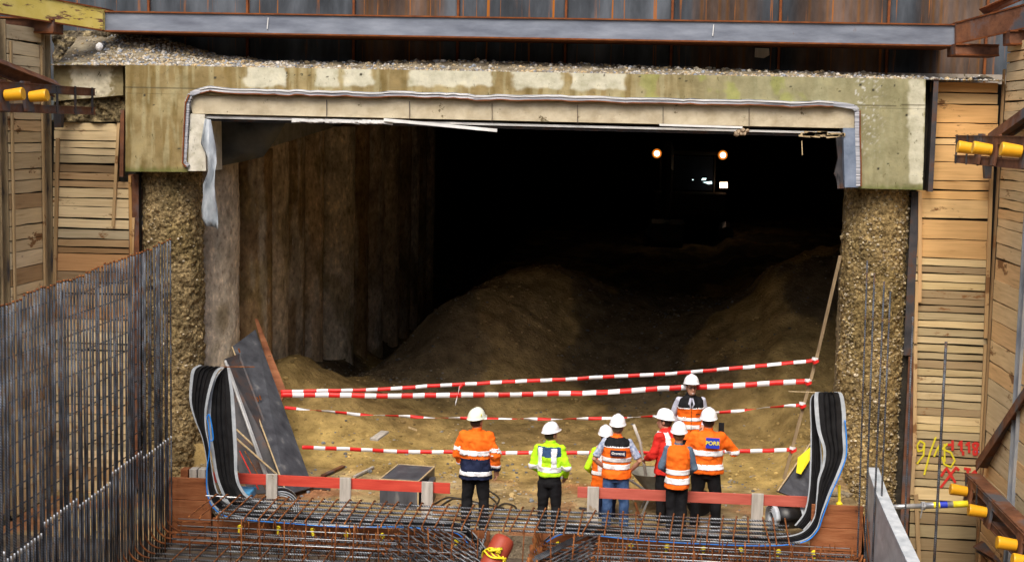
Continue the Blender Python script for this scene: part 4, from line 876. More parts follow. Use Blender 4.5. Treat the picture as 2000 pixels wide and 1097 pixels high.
def coil(p, ax, R0, wd, turns, label):
    t = thing('waterstop_coil', p - Vector((0, 0, R0)), label, 'rubber roll'); ax = Vector(ax).normalized(); u = ax.cross(Vector((0, 0, 1))).normalized(); v = u.cross(ax)
    prof = [(0, 0), (.14, 1), (.86, 1), (1, 0)]
    for part, (s0, s1, mm) in {'pale_edge': (0, .14, m_rubedge), 'rubber_band': (.14, .86, m_rubber), 'pale_edge2': (.86, 1, m_rubedge)}.items():
        mb = MB(); prev = None; N = int(turns * 28)
        for k in range(N + 1):
            a = 6.283 * k / 28; r = R0 - (k / N) * turns * .03; c = p + (u * math.cos(a) + v * math.sin(a)) * r
            r_ = [mb.vert(c + ax * wd * s0), mb.vert(c + ax * wd * s1)]
            if prev: mb.face((prev[0], prev[1], r_[1], r_[0]))
            prev = r_
        o = mb.build(part.rstrip('2'), mm, t, smooth=True); s = o.modifiers.new('s', 'SOLIDIFY'); s.thickness = .014
coil(PY(1505, 1010, -1.75), (1, .35, 0), .19, .45, 4, 'rolled up black rubber band lying beside the right waterstop')
coil(PY(548, 985, -1.5), (.3, -1, 0), .27, .25, 3, 'rolled up black rubber band behind the first grey post at left')
# ------------------------------------------------------------------ leaning panels and poles, left & right
def leanpanel(P, th, label, name='leaning_panel', mm=None):
    a, b, c, d = P; n = (b - a).cross(d - a).normalized()
    if n.y > 0: n = -n
    t = thing(name, d, label, 'panel')
    mb = MB(); mb.hexa([d, c, c - n * th, d - n * th, a, b, b - n * th, a - n * th]); mb.build('board', mm or m_ply, t)
    return t, n
t, n = leanpanel([PY(453, 677, 1.3), PY(499, 643, 1.9), PY(611, 950, -.2), PY(560, 965, -.8)], .03, 'black coated plywood panel leaning against the left tunnel wall')
mb = MB(); a = PY(453, 677, 1.28); b = PY(560, 965, -.82); mb.bar(a + n * .004, b + n * .004, .02, .012); mb.build('plywood_edge', m_plyedge, t)
mb = MB(); 
for (x, y, Y) in ((466, 680, 1.2), (502, 775, .6), (507, 772, .6), (497, 776, .6)): p = PY(x, y, Y - .08); mb.bar(p, p + Vector((.02, 0, -.07)), .025, .01, (0, 1, 0))
mb.build('scratch', m_rustlip, t)
leanpanel([PY(497, 622, 2.4), PY(503, 622, 2.4), PY(560, 765, 1.6), PY(545, 790, 1.4)], .04, 'narrow brown board behind the black leaning panel', mm=m_form)
t, n = leanpanel([PY(440, 700, .5), PY(468, 690, .9), PY(570, 960, -.4), PY(470, 965, -.6)], .02, 'dark sheet added as shade under the black leaning panel', mm=m_dsteel)  # dark sheet added in place of the shade behind the waterstop
for i, (p, q, r, mm, lab) in enumerate([((440, 704, .3), (524, 945, -.7), .022, m_alu, 'grey plastic pole leaning left of the black panel'), ((445, 712, .3), (530, 950, -.7), .016, m_alu, 'thin grey pole beside the grey plastic pole'),
        ((462, 838, -.3), (504, 878, -.4), .014, m_plyedge, 'short pale batten leaning behind the left waterstop'), ((462, 856, -.3), (546, 930, -.8), .015, m_plyedge, 'long pale batten leaning behind the left waterstop'),
        ((468, 880, -.4), (505, 955, -.8), .01, m_gred, 'thin red rod behind the left waterstop'), ((478, 880, -.4), (520, 955, -.8), .008, m_rebr, 'thin rusty rod behind the left waterstop')]):
    mb = MB(); mb.tube([PY(*p), PY(*q)], r, 8); tag(mb.build('pole', mm, smooth=True), lab, 'pole')
t, n = leanpanel([PY(1585, 862, -.2), PY(1592, 872, -.2), PY(1590, 985, -1.3), PY(1519, 958, -1.2)], .03, 'dark panel with yellow patches leaning behind the right waterstop')
mb = MB(); mb.bar(PY(1585, 862, -.22) + n * .005, PY(1519, 958, -1.22) + n * .005, .02, .012); mb.build('plywood_edge', m_plyedge, t)
mb = MB(); mb.prism([PY(x, y, Y) for x, y, Y in [(1558, 893, -.62), (1583, 872, -.42), (1583, 895, -.6), (1564, 925, -.95), (1555, 922, -.95)]], (0, -.015, 0)); mb.build('yellow_patch', m_yel, t)
mb = MB(); mb.tube([PY(1641, 500, .15), PY(1597, 690, .4), PY(1531, 935, .3)], .032, 4)
tag(mb.build('wooden_pole', mat('brown_wood', [(.3, (.2, .14, .08)), (.7, (.36, .27, .16))], scale=6, stretch=(3, 3, .4))), 'square wooden pole leaning on the right pile and holding the tape ends', 'pole')
# box
c = [PZ(778, 906, .42), PZ(849, 911, .42), PZ(817, 940, .42), PZ(742, 935, .42)]
t = thing('plywood_box', (c[3].x, c[3].y, 0), 'dark coated plywood box with pale edges standing behind the left barrier', 'box')
mb = MB(); mb.hexa([Vector((p.x, p.y, 0)) for p in (c[3], c[2], c[1], c[0])] + [c[3], c[2], c[1], c[0]]); mb.build('body', m_ply, t)
mb = MB()
for a, b in ((c[0], c[1]), (c[1], c[2]), (c[2], c[3]), (c[3], c[0])): mb.bar(a, b, .022, .018)
mb.bar(Vector((c[2].x, c[2].y, 0)), c[2], .022, .022); mb.build('edge_trim', m_plyedge, t)
mb = MB(); mb.box((c[1].x - .02, c[2].y - .1, 0), (c[1].x + .06, c[1].y - .3, .34)); mb.build('side_board', m_ply, t)
# small ground things
def gp(px, py): 
    z = 0
    for _ in range(6): p = PZ(px, py, z); z = gh(p.x, max(-2.1, p.y))
    return p
for (x0, y0, x1, y1, w_, mm, lab) in [(630, 932, 671, 913, .07, m_rust, 'dark wooden stick lying on the ground left of the box'), (692, 934, 729, 915, .045, m_greyw, 'thin grey stick lying beside the plywood box'), (730, 862, 752, 846, .14, m_greyw, 'grey board scrap lying on the sandy floor'),
        (800, 838, 812, 842, .1, m_plyedge, 'pale broken board bit in the sand'), (578, 952, 645, 958, .03, m_dsteel, 'dark flat scrap behind the left barrier'), (1132, 995, 1150, 998, .03, m_dsteel, 'black scrap left of the right barrier post')]:
    a, b = gp(x0, y0), gp(x1, y1); mb = MB(); mb.bar(a + Vector((0, 0, .03)), b + Vector((0, 0, .03)), w_, .03); tag(mb.build('wood_scrap', mm), lab, 'scrap')
for i, (pts, lab) in enumerate([([(850, 985), (875, 973), (905, 978), (930, 990)], 'dark cable left of the person in the orange and navy jacket'), ([(955, 960), (975, 975), (965, 995), (985, 985), (1005, 990), (1010, 1000)], 'dark cable loops right of the person in the orange and navy jacket'), ([(860, 990), (890, 975), (940, 985), (990, 995)], 'thin cable running behind the orange and navy jacket'), ([(948, 965), (970, 985), (955, 1000)], 'small cable loop by the first person')]):
    P = [gp(*p) + Vector((0, 0, .02)) for p in pts]; Q = []
    for i in range(len(P) - 1):
        p0 = P[max(i - 1, 0)]; p1 = P[i]; p2 = P[i + 1]; p3 = P[min(i + 2, len(P) - 1)]
        for k in range(6): u = k / 6; Q.append(.5 * ((2 * p1) + (p2 - p0) * u + (2 * p0 - 5 * p1 + 4 * p2 - p3) * u * u + (3 * p1 - p0 - 3 * p2 + p3) * u ** 3))
    mb = MB(); mb.tube(Q, .012, 6); tag(mb.build('cable', m_cable, smooth=True), lab, 'cable')
# pipe with rope
a, b = PZ(980, 1062, .3), PZ(955, 1112, .02)
d = (b - a).normalized(); t = thing('red_pipe', a, 'red brown plastic pipe with yellow rope poking through the rebar gap', 'pipe')
mb = MB(); mb.tube([a - d * .1, a - d * .085, a - d * .05, a, b + d * 2.2], [.09, .125, .142, .147, .147], 28); mb.build('tube', m_pipe, t, smooth=True)
mb = MB(); random.seed(3); c0 = a + d * .17; u = d.cross(Vector((0, 0, 1))).normalized(); v = u.cross(d)
for kk in range(3):
    Q = []
    for i in range(25): an = math.pi * 1.1 * i / 24 - .2; Q.append(c0 + d * (.03 * kk + .03 * math.sin(an * 3 + kk)) + (u * math.cos(an) + v * math.sin(an)) * (.153 + .008 * kk))
    mb.tube(Q, .012, 6)
for kk in range(7):
    Q = [c0 - u * .08 + v * .13 + Vector((rnd(-.1, .08), rnd(-.05, .05), rnd(.0, .05))) for i in range(5)]; mb.tube(Q, .012, 6)
mb.tube([c0 - u * .15 + v * .06, c0 - u * .2 + d * .2 - v * .1, c0 - u * .2 + d * .5 - v * .2], .01, 6); mb.build('rope', m_yel, t, smooth=True)
# yellow spacers
for i, (px, py) in enumerate([(543, 1032), (468, 1030), (676, 1044), (747, 1046), (891, 1058), (610, 1036), (1090, 1063), (1232, 1066), (1303, 1068), (1374, 1072), (1447, 1074), (1521, 1078), (1590, 1080)]):
    p = PY(px, py, -2.32); mb = MB(); mb.tube([p, p + Vector((rnd(-.02, .02), -.02, -.07))], .018, 10); mb.tube([p, p + Vector((0, .03, .01))], .035, 10)
    tag(mb.build('spacer', m_yel, smooth=False), 'small yellow plastic spacer on the slab edge formwork, %s from the left' % (['second', 'leftmost of all', 'fourth', 'fifth', 'sixth', 'third', 'seventh', 'eighth', 'ninth', 'tenth', 'eleventh', 'twelfth', 'thirteenth'][i]), 'spacer', 'yellow spacers on the formwork')
p = PY(1639, 985, -2.1); mb = MB(); q = PY(1639, 947, -2.1); mb.tube([p, p + Vector((0, 0, .02)), p + Vector((0, 0, .05)), q], [.045, .045, .02, .02], 12); tag(mb.build('yellow_peg', m_yel), 'tall yellow peg standing on the right formwork', 'peg')
mb = MB(); random.seed(2)
for i in range(30): p = PY(rnd(1590, 1660), rnd(955, 985), -1.2); mb.cur = (.2, .17, .12); rock(mb, (p.x, p.y, gh(p.x, p.y) + .03), rnd(.03, .08), (.3, .25, .17))
tag(mb.build('rubble', m_stone), 'rubble behind the right formwork boards', 'rubble', kind='stuff')
p = PY(450, 975, -1.9); mb = MB(); mb.box((p.x - .12, -1.95, .3), (p.x + .3, -1.6, .42)); tag(mb.build('blue_crate', m_bluepl, bevel=.02), 'blue plastic piece lying inside the left end of the cage', 'plastic piece')

# ------------------------------------------------------------------ barrier tapes
def tape(pts, Ys, w_, stripe, label, twist=0, seed=0, sag=0):
    P = [PY(p[0], p[1], Y) for p, Y in zip(pts, Ys)]; mb = MB(); L = []; 
    for i in range(len(P) - 1):
        n = max(2, int((P[i + 1] - P[i]).length / .03))
        for k in range(n): L.append(P[i].lerp(P[i + 1], k / n))
    L.append(P[-1]); s = 0; prev = None
    for i, p in enumerate(L):
        if i: s += (p - L[i - 1]).length
        ang = twist * (s * 3.2 + 1.4 * nz(s * 1.5, seed)) + .7 * nz(s * .7, seed + 4 + w_ * 90) + (.0 if twist else .15)
        hv = Vector((0, math.sin(ang), math.cos(ang))) * w_ / 2
        wob = Vector((0, .0, .02 * nz(s * .9, seed + w_ * 50) + .006 * nz(s * 5, seed)))
        r_ = (mb.vert(p - hv + wob), mb.vert(p + hv + wob)); mb.m = int(s / stripe) % 2
        if prev: mb.face((prev[0], prev[1], r_[1], r_[0]))
        prev = r_
    o = mb.build('barrier_tape', [m_tapeR, m_tapeW], smooth=True); sd = o.modifiers.new('s', 'SOLIDIFY'); sd.thickness = .002
    return tag(o, label, 'tape')
tape([(548, 765), (700, 762), (905, 750), (1200, 736), (1400, 722), (1598, 703)], [.45, .5, .6, .6, .5, .4], .056, .195, 'red and white tape strung highest across the tunnel mouth')
tape([(549, 771), (750, 772), (1000, 771), (1130, 767), (1350, 757), (1582, 744)], [.4, .45, .5, .5, .45, .35], .078, .19, 'broad red and white tape strung second from the top')
tape([(556, 797), (700, 809), (850, 816), (1000, 818), (1130, 817), (1290, 812), (1420, 803), (1566, 791)], [.3, .6, .6, .6, .6, .6, .6, .35], .05, .2, 'twisted red and white tape strung third from the top', 1, 3)
tape([(590, 873), (760, 880), (950, 884), (1200, 884), (1300, 884), (1450, 881), (1556, 877)], [-.1, .5, .6, .6, .6, .5, .3], .06, .19, 'lowest red and white tape strung at knee height')
tape([(905, 751), (897, 757), (893, 775), (889, 789)], [.5, .45, .45, .45], .06, .09, 'loose end of tape dangling from the knot on the highest tape')
for (px, py, lab) in ((1593, 703, 'highest'), (1579, 745, 'second'), (1568, 790, 'third'), (1549, 877, 'lowest')):
    p = PY(px, py, .3); mb = MB(); mb.m = 0; mb.tube([p + Vector((.01, 0, -.04)), p + Vector((-.01, 0, .0))], .052, 8); mb.m = 1; mb.tube([p + Vector((-.01, 0, 0)), p + Vector((-.005, 0, .035))], .05, 8)
    tag(mb.build('tape_knot', [m_tapeR, m_tapeW]), 'tape wrapped round the wooden pole at the end of the %s tape' % lab, 'tape knot')

# ------------------------------------------------------------------ wheelbarrow
c0 = PY(1288, 930, -.6); z0 = gh(c0.x, c0.y)
t = thing('wheelbarrow', (c0.x, c0.y, z0), 'grey zinc wheelbarrow holding tools between the people', 'wheelbarrow')
def rr(cx, cy, z, hx, hy, n=24): return [Vector((c0.x + cx + hx * math.copysign(abs(math.cos(a)) ** .6, math.cos(a)), c0.y + cy + hy * math.copysign(abs(math.sin(a)) ** .6, math.sin(a)), z0 + z)) for a in [6.283 * k / n for k in range(n)]]
mb = MB(); rings = [rr(.08, 0, .28, .2, .16), rr(.05, 0, .42, .3, .24), rr(0, 0, .62, .42, .32), rr(0, 0, .63, .43, .33), rr(0, 0, .62, .4, .3), rr(.05, 0, .44, .28, .22), rr(.08, 0, .31, .18, .14)]
ix = [[mb.vert(p) for p in r_] for r_ in rings]
for A, B in zip(ix, ix[1:]):
    for k in range(24): mb.face((A[k], A[(k + 1) % 24], B[(k + 1) % 24], B[k]))
mb.face(ix[0][::-1]); mb.face(ix[-1]); mb.build('tray', m_bin, t, smooth=True)
for s in (-1, 1):
    mb = MB(); mb.tube([(c0.x + .6, c0.y + s * .05, z0 + .2), (c0.x, c0.y + s * .2, z0 + .26), (c0.x - .5, c0.y + s * .3, z0 + .6), (c0.x - .62, c0.y + s * .31, z0 + .75)], .018, 8); mb.build('handle', m_galv, t, smooth=True)
    mb = MB(); mb.tube([(c0.x - .1, c0.y + s * .22, z0 + .4), (c0.x - .25, c0.y + s * .22, z0)], .016, 8); mb.build('leg', m_galv, t)
mb = MB(); mb.tube([(c0.x + .6, c0.y - .05, z0 + .19), (c0.x + .6, c0.y + .05, z0 + .19)], .19, 24); mb.build('wheel', m_rubber, t)
tl = thing('hand_tools', (c0.x - .05, c0.y, z0 + .45), 'heap of dark tools with a red and a yellow one in the wheelbarrow', 'tools')
for i, (dx, dy, mm) in enumerate([(-.15, .05, m_blk), (-.05, -.1, m_dsteel), (-.1, .0, m_gred), (.02, -.12, m_yel), (.05, .08, m_dsteel)]):
    mb = MB(); p = Vector((c0.x + dx, c0.y + dy, z0 + .47)); mb.tube([p, p + Vector((.08, .03, .1 if i == 2 else .03))], .03, 8); mb.build('tool', mm, tl)
mb = MB(); p = PY(1250, 862, -.8); q = PY(1262, 930, -.7); mb.tube([p - Vector((.1, 0, -.25)), p, q, q + Vector((.03, 0, -.3))], .022, 8); tag(mb.build('tool_handle', m_greyw, smooth=True), 'long wooden tool handle leaning on the wheelbarrow', 'tool handle')
for (x0, y0, x1, y1, lab) in ((1212, 975, 1222, 1008, 'rusty stake behind the right barrier, left one'), (1240, 980, 1252, 1008, 'rusty stake behind the right barrier, right one')):
    mb = MB(); mb.tube([PY(x0, y0, -1.1), PY(x1, y1 + 10, -1.2)], .02, 6); tag(mb.build('stake', m_rebr), lab, 'stake')

# ------------------------------------------------------------------ excavator deep in tunnel
YE = 24
e = PY(1350, 420, YE); zg = gh(2, YE) if False else 2.2
ec = Vector((PY(1348, 300, YE).x, YE, zg)); t = thing('excavator', ec, 'excavator in the dark tunnel with two round work lamps on its cab roof', 'excavator')
E = lambda x, y, z: Vector((ec.x + x, ec.y + y, ec.z + z))
for s in (-1, 1):
    mb = MB(); mb.tube([E(s * 1.1, -1.6, .35), E(s * 1.1, -1.3, .35), E(s * 1.1, 1.3, .35), E(s * 1.1, 1.6, .35)], [(.25, .2), (.25, .36), (.25, .36), (.25, .2)], 12); mb.build('track', m_rubber, t)
mb = MB(); mb.box(E(-1.1, -.9, .8), E(1.15, 1.6, 1.55)); mb.build('body', m_mach, t, bevel=.06)
tl_, tr_ = PY(1283, 300, YE - .6), PY(1412, 303, YE - .6)
mb = MB(); mb.box((tl_.x + .1, YE - .5, zg + 1.5), (tl_.x + .16, YE + .9, tl_.z - .05)); mb.box((tr_.x - .26, YE - .5, zg + 1.5), (tr_.x - .2, YE + .9, tl_.z - .05)); mb.box((tl_.x + .05, YE - .55, tl_.z - .02), (tr_.x - .15, YE + 1, tl_.z + .1)); cab = mb.build('cab', m_mach, t, bevel=.02)
mb = MB(); mb.box((tl_.x + .18, YE - .46, zg + 1.6), (tr_.x - .28, YE - .43, tl_.z - .06)); mb.build('window', m_wgl, cab)
mb = MB(); mb.tube([E(-.7, -.9, 1.2), E(-.75, -2.6, 2.9), E(-.75, -4.2, 2.2)], [(.16, .25), (.16, .25), (.13, .18)], 6); mb.build('boom', m_mach, t)
mb = MB(); mb.tube([E(-.75, -4.2, 2.3), E(-.75, -4.5, .9)], [(.13, .16), (.1, .12)], 6); mb.build('dipper', m_mach, t)
mb = MB(); mb.prism([E(-1.2, -4.2, .9), E(-1.2, -4.8, .8), E(-1.2, -4.9, .3), E(-1.2, -4.4, .1), E(-1.2, -4.0, .3)], (.9, 0, 0)); mb.build('bucket', m_dsteel, t)
for (px, py, r, mm) in ((1283, 300, .12, m_lamp), (1412, 303, .12, m_lamp)):
    p = PY(px, py, YE - .7); r *= .85; mb = MB(); mb.ball(p, r * .85, .06, r * .85, 20, 12); hl = mb.build('headlight', mm, t, smooth=True); mb = MB(); mb.ball(p + Vector((0, .08, 0)), r * 1.45, .05, r * 1.45, 20, 12); mb.build('lamp_halo', m_halo, hl, smooth=True)
mb = MB(); mb.prism([PY(x, y, YE - .9) for x, y in ((1406, 356), (1421, 356), (1421, 367), (1406, 367))], (0, .08, 0)); mb.build('work_lamp', m_lampr, t)
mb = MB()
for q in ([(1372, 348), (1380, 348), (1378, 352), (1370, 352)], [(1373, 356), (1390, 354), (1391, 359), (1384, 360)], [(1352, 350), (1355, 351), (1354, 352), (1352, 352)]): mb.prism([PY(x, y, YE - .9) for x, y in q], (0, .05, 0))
mb.build('window_glint', m_glint, t)  # glowing slivers paint pale reflections on the cab windows

# ------------------------------------------------------------------ people
def remesh(mbs, vox, smooth_it=2):
    me = bpy.data.meshes.new('tmp'); me.from_pydata(mbs.v, [], mbs.f); bm = bmesh.new(); bm.from_mesh(me); bmesh.ops.recalc_face_normals(bm, faces=bm.faces); bm.to_mesh(me); bm.free()
    o = bpy.data.objects.new('tmp', me); COL.objects.link(o); m = o.modifiers.new('r', 'REMESH'); m.mode = 'VOXEL'; m.voxel_size = vox; m.use_smooth_shade = True
    if smooth_it: s = o.modifiers.new('s', 'SMOOTH'); s.iterations = smooth_it; s.factor = .5
    dg = bpy.context.evaluated_depsgraph_get(); dg.update(); out = bpy.data.meshes.new_from_object(o.evaluated_get(dg)); bpy.data.objects.remove(o); bpy.data.meshes.remove(me); return out
def text_mesh(txt, size, m, name, parent, mw):
    cu = bpy.data.curves.new('t', 'FONT'); cu.body = txt; cu.size = size; cu.extrude = .002; cu.align_x = 'CENTER'; cu.align_y = 'CENTER'; cu.offset = size * .02
    o = bpy.data.objects.new('t', cu); COL.objects.link(o); dg = bpy.context.evaluated_depsgraph_get(); me = bpy.data.meshes.new_from_object(o.evaluated_get(dg)); bpy.data.objects.remove(o)
    me.transform(mw); me.materials.clear(); me.materials.append(m); ob = bpy.data.objects.new(name, me); COL.objects.link(ob); ob.parent = parent; return ob
def hand(mb, wr, dirv, side, palm):
    """side = direction of the thumb, palm = palm normal"""
    d = Vector(dirv).normalized(); s = (Vector(side) - d * Vector(side).dot(d)).normalized(); n = d.cross(s)
    if n.dot(Vector(palm)) < 0: n = -n
    wr = Vector(wr); mb.tube([wr - d * .02, wr + d * .03, wr + d * .085], [(.03, .02), (.04, .02), (.042, .016)], 10)
    for k, L in enumerate((.075, .085, .078, .06)):
        b = wr + d * .08 + s * (.03 - .02 * k); mb.tube([b, b + d * L * .45 + n * .008, b + d * L * .8 + n * .028, b + d * L * .9 + n * .045], [.0095, .009, .0085, .007], 8)
    b = wr + d * .025 + s * .032; mb.tube([b, b + d * .035 + s * .022 + n * .01, b + d * .065 + s * .024 + n * .022], [.013, .011, .009], 8)
def person(px, ptop, Y, head, label, arms, coat, legs='std', s=1.0, slim=1.0, lean=0, neckturn=0, zbase=None, sleeve='long', sleeve_m=None, zones=None, bands=(), hem=.82, trm=m_blk, helm=m_helm, hair=m_hair, boots=m_bootk, yoke=None, armband=(), collar=True, face=False, sign=None, vestshirt=None, stance=.11, seed=0, extra=None, collar_m=None):
    top = PY(px, ptop, Y); sc = s; z0 = top.z - 1.815 * sc
    if zbase is not None: z0 = zbase
    loc = Vector((top.x, Y, z0)); S = slim
    leanv = lambda x, y, z: (x, y + lean * max(0, z - .9) ** 1.3, z - abs(lean) * .12 * max(0, z - .9))
    def LV(p): return leanv(*p)
    nt_ = neckturn
    hc = Vector(LV((0, .03, 1.6)))
    # ---------- body
    b = MB()
    b.loft([(*LV((0, .01, z)), rx * S, ry) for z, rx, ry in ((.84, .14, .09), (.92, .155, .1), (1.05, .13, .085), (1.2, .14, .09), (1.34, .155, .095), (1.42, .13, .075), (1.47, .06, .055))], 24)
    b.tube([LV((0, 0, 1.42)), LV((0, .015, 1.52)), tuple(hc - Vector((0, .005, .02)))], [.06, .055, .052], 16)
    def HR(v): v = Vector(v); v.rotate(Matrix.Rotation(nt_, 3, 'Z')); return hc + v
    hb = MB(); hb.loft([(0, y, z, rx, ry) for z, y, rx, ry in ((-.115, .035, .03, .035), (-.1, .03, .047, .06), (-.07, .018, .06, .08), (-.03, .006, .07, .093), (.02, 0, .076, .1), (.07, -.003, .076, .099), (.11, -.004, .06, .08), (.135, -.004, .03, .04))], 24)
    hb.tube([(0, .085, .02), (0, .102, -.005), (0, .118, -.03), (0, .1, -.043)], [.009, .012, .016, .009], 8)
    hb.tube([(-.022, .098, -.066), (0, .105, -.066), (.022, .098, -.066)], [.005, .009, .005], 8); hb.tube([(-.018, .094, -.079), (0, .1, -.08), (.018, .094, -.079)], [.005, .009, .005], 8)
    for q in (-1, 1): hb.ball((q * .077, -.005, 0), .012, .022, .032, 10, 6); hb.tube([(q * .048, .09, .03), (q * .028, .1, .034), (q * .01, .098, .03)], .007, 6)
    k = len(b.v); b.v += [tuple(HR(v)) for v in hb.v]; b.c += hb.c; b.f += [tuple(i + k for i in f) for f in hb.f]; b.mi += hb.mi
    AR = []
    for sd, (el, wr) in zip((-1, 1), arms):
        sh = Vector(LV((sd * .18 * S, 0, 1.4))); el = Vector(LV(el)); wr = Vector(LV(wr)); AR.append((sh, el, wr))
        b.tube([sh - Vector((sd * .06, 0, .02)), sh, sh.lerp(el, .5), el, el.lerp(wr, .4), wr], [.04, .05, .046, .038, .038, .026], 14)
        d = (wr - el).normalized(); hand(b, wr, d + Vector((0, 0, -.2)), (-sd * .4, 1, .3), (-sd, 0, 0))
    LG = []
    for sd in (-1, 1):
        hp = Vector((sd * .085 * S, .01, .88)); kn = Vector((sd * (stance * .95), .03, .49)); an = Vector((sd * stance, -.01, .09)); LG.append((hp, kn, an))
        b.tube([hp, hp.lerp(kn, .4), kn, kn.lerp(an, .35), an, an - Vector((0, 0, .05))], [.085 * S, .075, .05, .052, .035, .036], 14)
        b.tube([an + Vector((0, -.05, -.055)), an + Vector((0, .06, -.055)), an + Vector((sd * .02, .16, -.062))], [(.035, .03), (.042, .03), (.034, .02)], 12)
    Mw = Matrix.Translation(loc) @ Matrix.Rotation(head, 4, 'Z') @ Matrix.Scale(sc, 4)
    me = remesh(b, .0062, 1); me.materials.clear(); me.materials.append(m_skin); root = bpy.data.objects.new('person', me); COL.objects.link(root)
    root.location = loc; root.rotation_euler = (0, 0, head); root.scale = (sc,) * 3; ORG[root.name] = loc; tag(root, label, 'person')
    def child(me, name, mats):
        me.materials.clear()
        for m_ in (mats if isinstance(mats, list) else [mats]): me.materials.append(m_)
        o = bpy.data.objects.new(name, me); COL.objects.link(o); o.parent = root; return o
    def wrinkle(me, amp, sc_=9):
        for v in me.vertices:
            q = v.co; n_ = v.normal; a_ = amp * (fbm(q.x * sc_ + seed, q.y * sc_, q.z * sc_ * .8, 3) * 1.0 + .6 * (abs(nz(q.x * 5, q.y * 5 + seed, q.z * 13)) - .2)); v.co += n_ * a_
    def sleeves(mbx, r0, upto, flare=1.0):
        for sd, (sh, el, wr) in zip((-1, 1), AR):
            if upto == 'long': P = [sh - Vector((sd * .07, 0, .0)), sh, sh.lerp(el, .5), el, el.lerp(wr, .5), el.lerp(wr, .93)]; rr_ = [r0 * .9, r0 * 1.02, r0 * .95, r0 * .9, r0 * .82, r0 * .68]
            elif upto == 'short': P = [sh - Vector((sd * .07, 0, .0)), sh, sh.lerp(el, .5), sh.lerp(el, .85)]; rr_ = [r0 * .9, r0, r0 * 1.0, r0 * 1.05]
            mbx.tube(P, rr_, 16)
            mbx.ball(tuple(sh), r0 * 1.02, r0 * 1.02, r0 * .95)
            if upto == 'long': mbx.ball(tuple(el), r0 * .92)
    # ---------- trousers & shoes
    tb = MB(); tb.loft([(*LV((0, .01, z)), rx * S, ry) for z, rx, ry in ((.8, .15, .11), (.86, .175, .125), (.95, .175, .12), (1.04, .155, .105), (1.08, .15, .1))], 24)
    for hp, kn, an in LG: tb.tube([hp, hp.lerp(kn, .45), kn, kn.lerp(an, .5), an + Vector((0, 0, .02)), an - Vector((0, 0, .03))], [.105 * S, .097 * S, .078, .074, .07, .07], 16)
    me = remesh(tb, .013, 2); wrinkle(me, .009); child(me, 'trousers', trm)
    sb = MB()
    for hp, kn, an in LG: sb.tube([an + Vector((0, 0, .06)), an + Vector((0, 0, -.01)), an + Vector((0, .02, -.05))], [.05, .055, .05], 12); sb.tube([an + Vector((0, -.085, -.06)), an + Vector((0, -.05, -.045)), an + Vector((0, .08, -.05)), an + Vector((0, .18, -.065)), an + Vector((0, .21, -.07))], [(.04, .03), (.048, .043), (.052, .042), (.048, .028), (.03, .015)], 14)
    me = remesh(sb, .01, 1); child(me, 'boots', boots)
    # ---------- coat
    cb = MB(); K = coat.get('bulk', 1.0); hz = hem
    cb.loft([(*LV((0, .005, z)), rx * S * K, ry * K) for z, rx, ry in ((hz, .2, .15), (hz + .06, .2, .148), (1.02, .185, .132), (1.15, .188, .134), (1.28, .198, .14), (1.38, .19, .128), (1.44, .145, .105), (1.475, .09, .08))], 28)
    if not vestshirt: sleeves(cb, .068 * K, 'long')
    else:
        for sd, (sh, el, wr) in zip((-1, 1), AR): cb.ball(tuple(sh - Vector((sd * .03, 0, .005))), .062, .075, .055)
    if collar: cb.tube([LV((0, .0, 1.45)), LV((0, .008, 1.49)), LV((0, .012, 1.525))], [(.085, .085), (.072, .075), (.07, .072)], 18)
    me = remesh(cb, .0125, 2); wrinkle(me, .022 if not vestshirt else .016)
    mats = [coat['m']]
    for zf, zm in (zones or []): mats.append(zm)
    ct = child(me, coat.get('name', 'jacket'), mats)
    def seg(p, a, b_): ab = b_ - a; t_ = max(0, min(1, (p - a).dot(ab) / ab.length_squared)); return (p - a - ab * t_).length
    def isarm(p):
        for i, (sh, el, wr) in enumerate(AR):
            if abs(p.x) > .13 and (seg(p, el, wr) < .085 or (seg(p, sh, el) < .08 and abs(p.x) > .185 * S)): return True
        return False
    inv = {}
    for f in me.polygons:
        c_ = f.center
        if zones:
            for i, (zf, zm) in enumerate(zones):
                if zf(c_.x, c_.y, c_.z, isarm(c_)): f.material_index = i + 1
    for (pf, bm_, nm) in bands:
        vs = {}; V = []; Fs = []
        for f in me.polygons:
            c_ = f.center
            if pf(c_.x, c_.y, c_.z, isarm(c_)):
                idx = []
                for vi in f.vertices:
                    if vi not in vs: vs[vi] = len(V); v = me.vertices[vi]; V.append(v.co + v.normal * .005)
                    idx.append(vs[vi])
                Fs.append(idx)
        if Fs:
            m2 = bpy.data.meshes.new(nm); m2.from_pydata(V, [], Fs); m2.polygons.foreach_set('use_smooth', [True] * len(Fs)); o = child(m2, nm, bm_)
            sd = o.modifiers.new('s', 'SOLIDIFY'); sd.thickness = .005; sd.offset = 0
    if vestshirt:
        vb = MB(); vb.loft([(*LV((0, .005, z)), rx * S, ry) for z, rx, ry in ((1.2, .15, .1), (1.3, .165, .105), (1.4, .15, .095), (1.46, .09, .07), (1.5, .068, .066))], 22); sleeves(vb, .058, vestshirt[0]); me3 = remesh(vb, .0125, 2); wrinkle(me3, .007); child(me3, 'shirt', vestshirt[1])
    # ---------- hair & helmet
    hh = MB(); hh.loft([(0, -.012, z, rx, ry) for z, rx, ry in ((-.055, .062, .075), (-.03, .076, .095), (.03, .083, .102), (.08, .082, .1), (.12, .06, .075))], 20)
    for i, v in enumerate(hh.v):
        if v[1] > .045: hh.v[i] = (v[0], .045, v[2])
    hh.v = [tuple(HR(v)) for v in hh.v]; me4 = remesh(hh, .009, 2); child(me4, 'hair', hair)
    hm = MB(); N = 32; rings = []
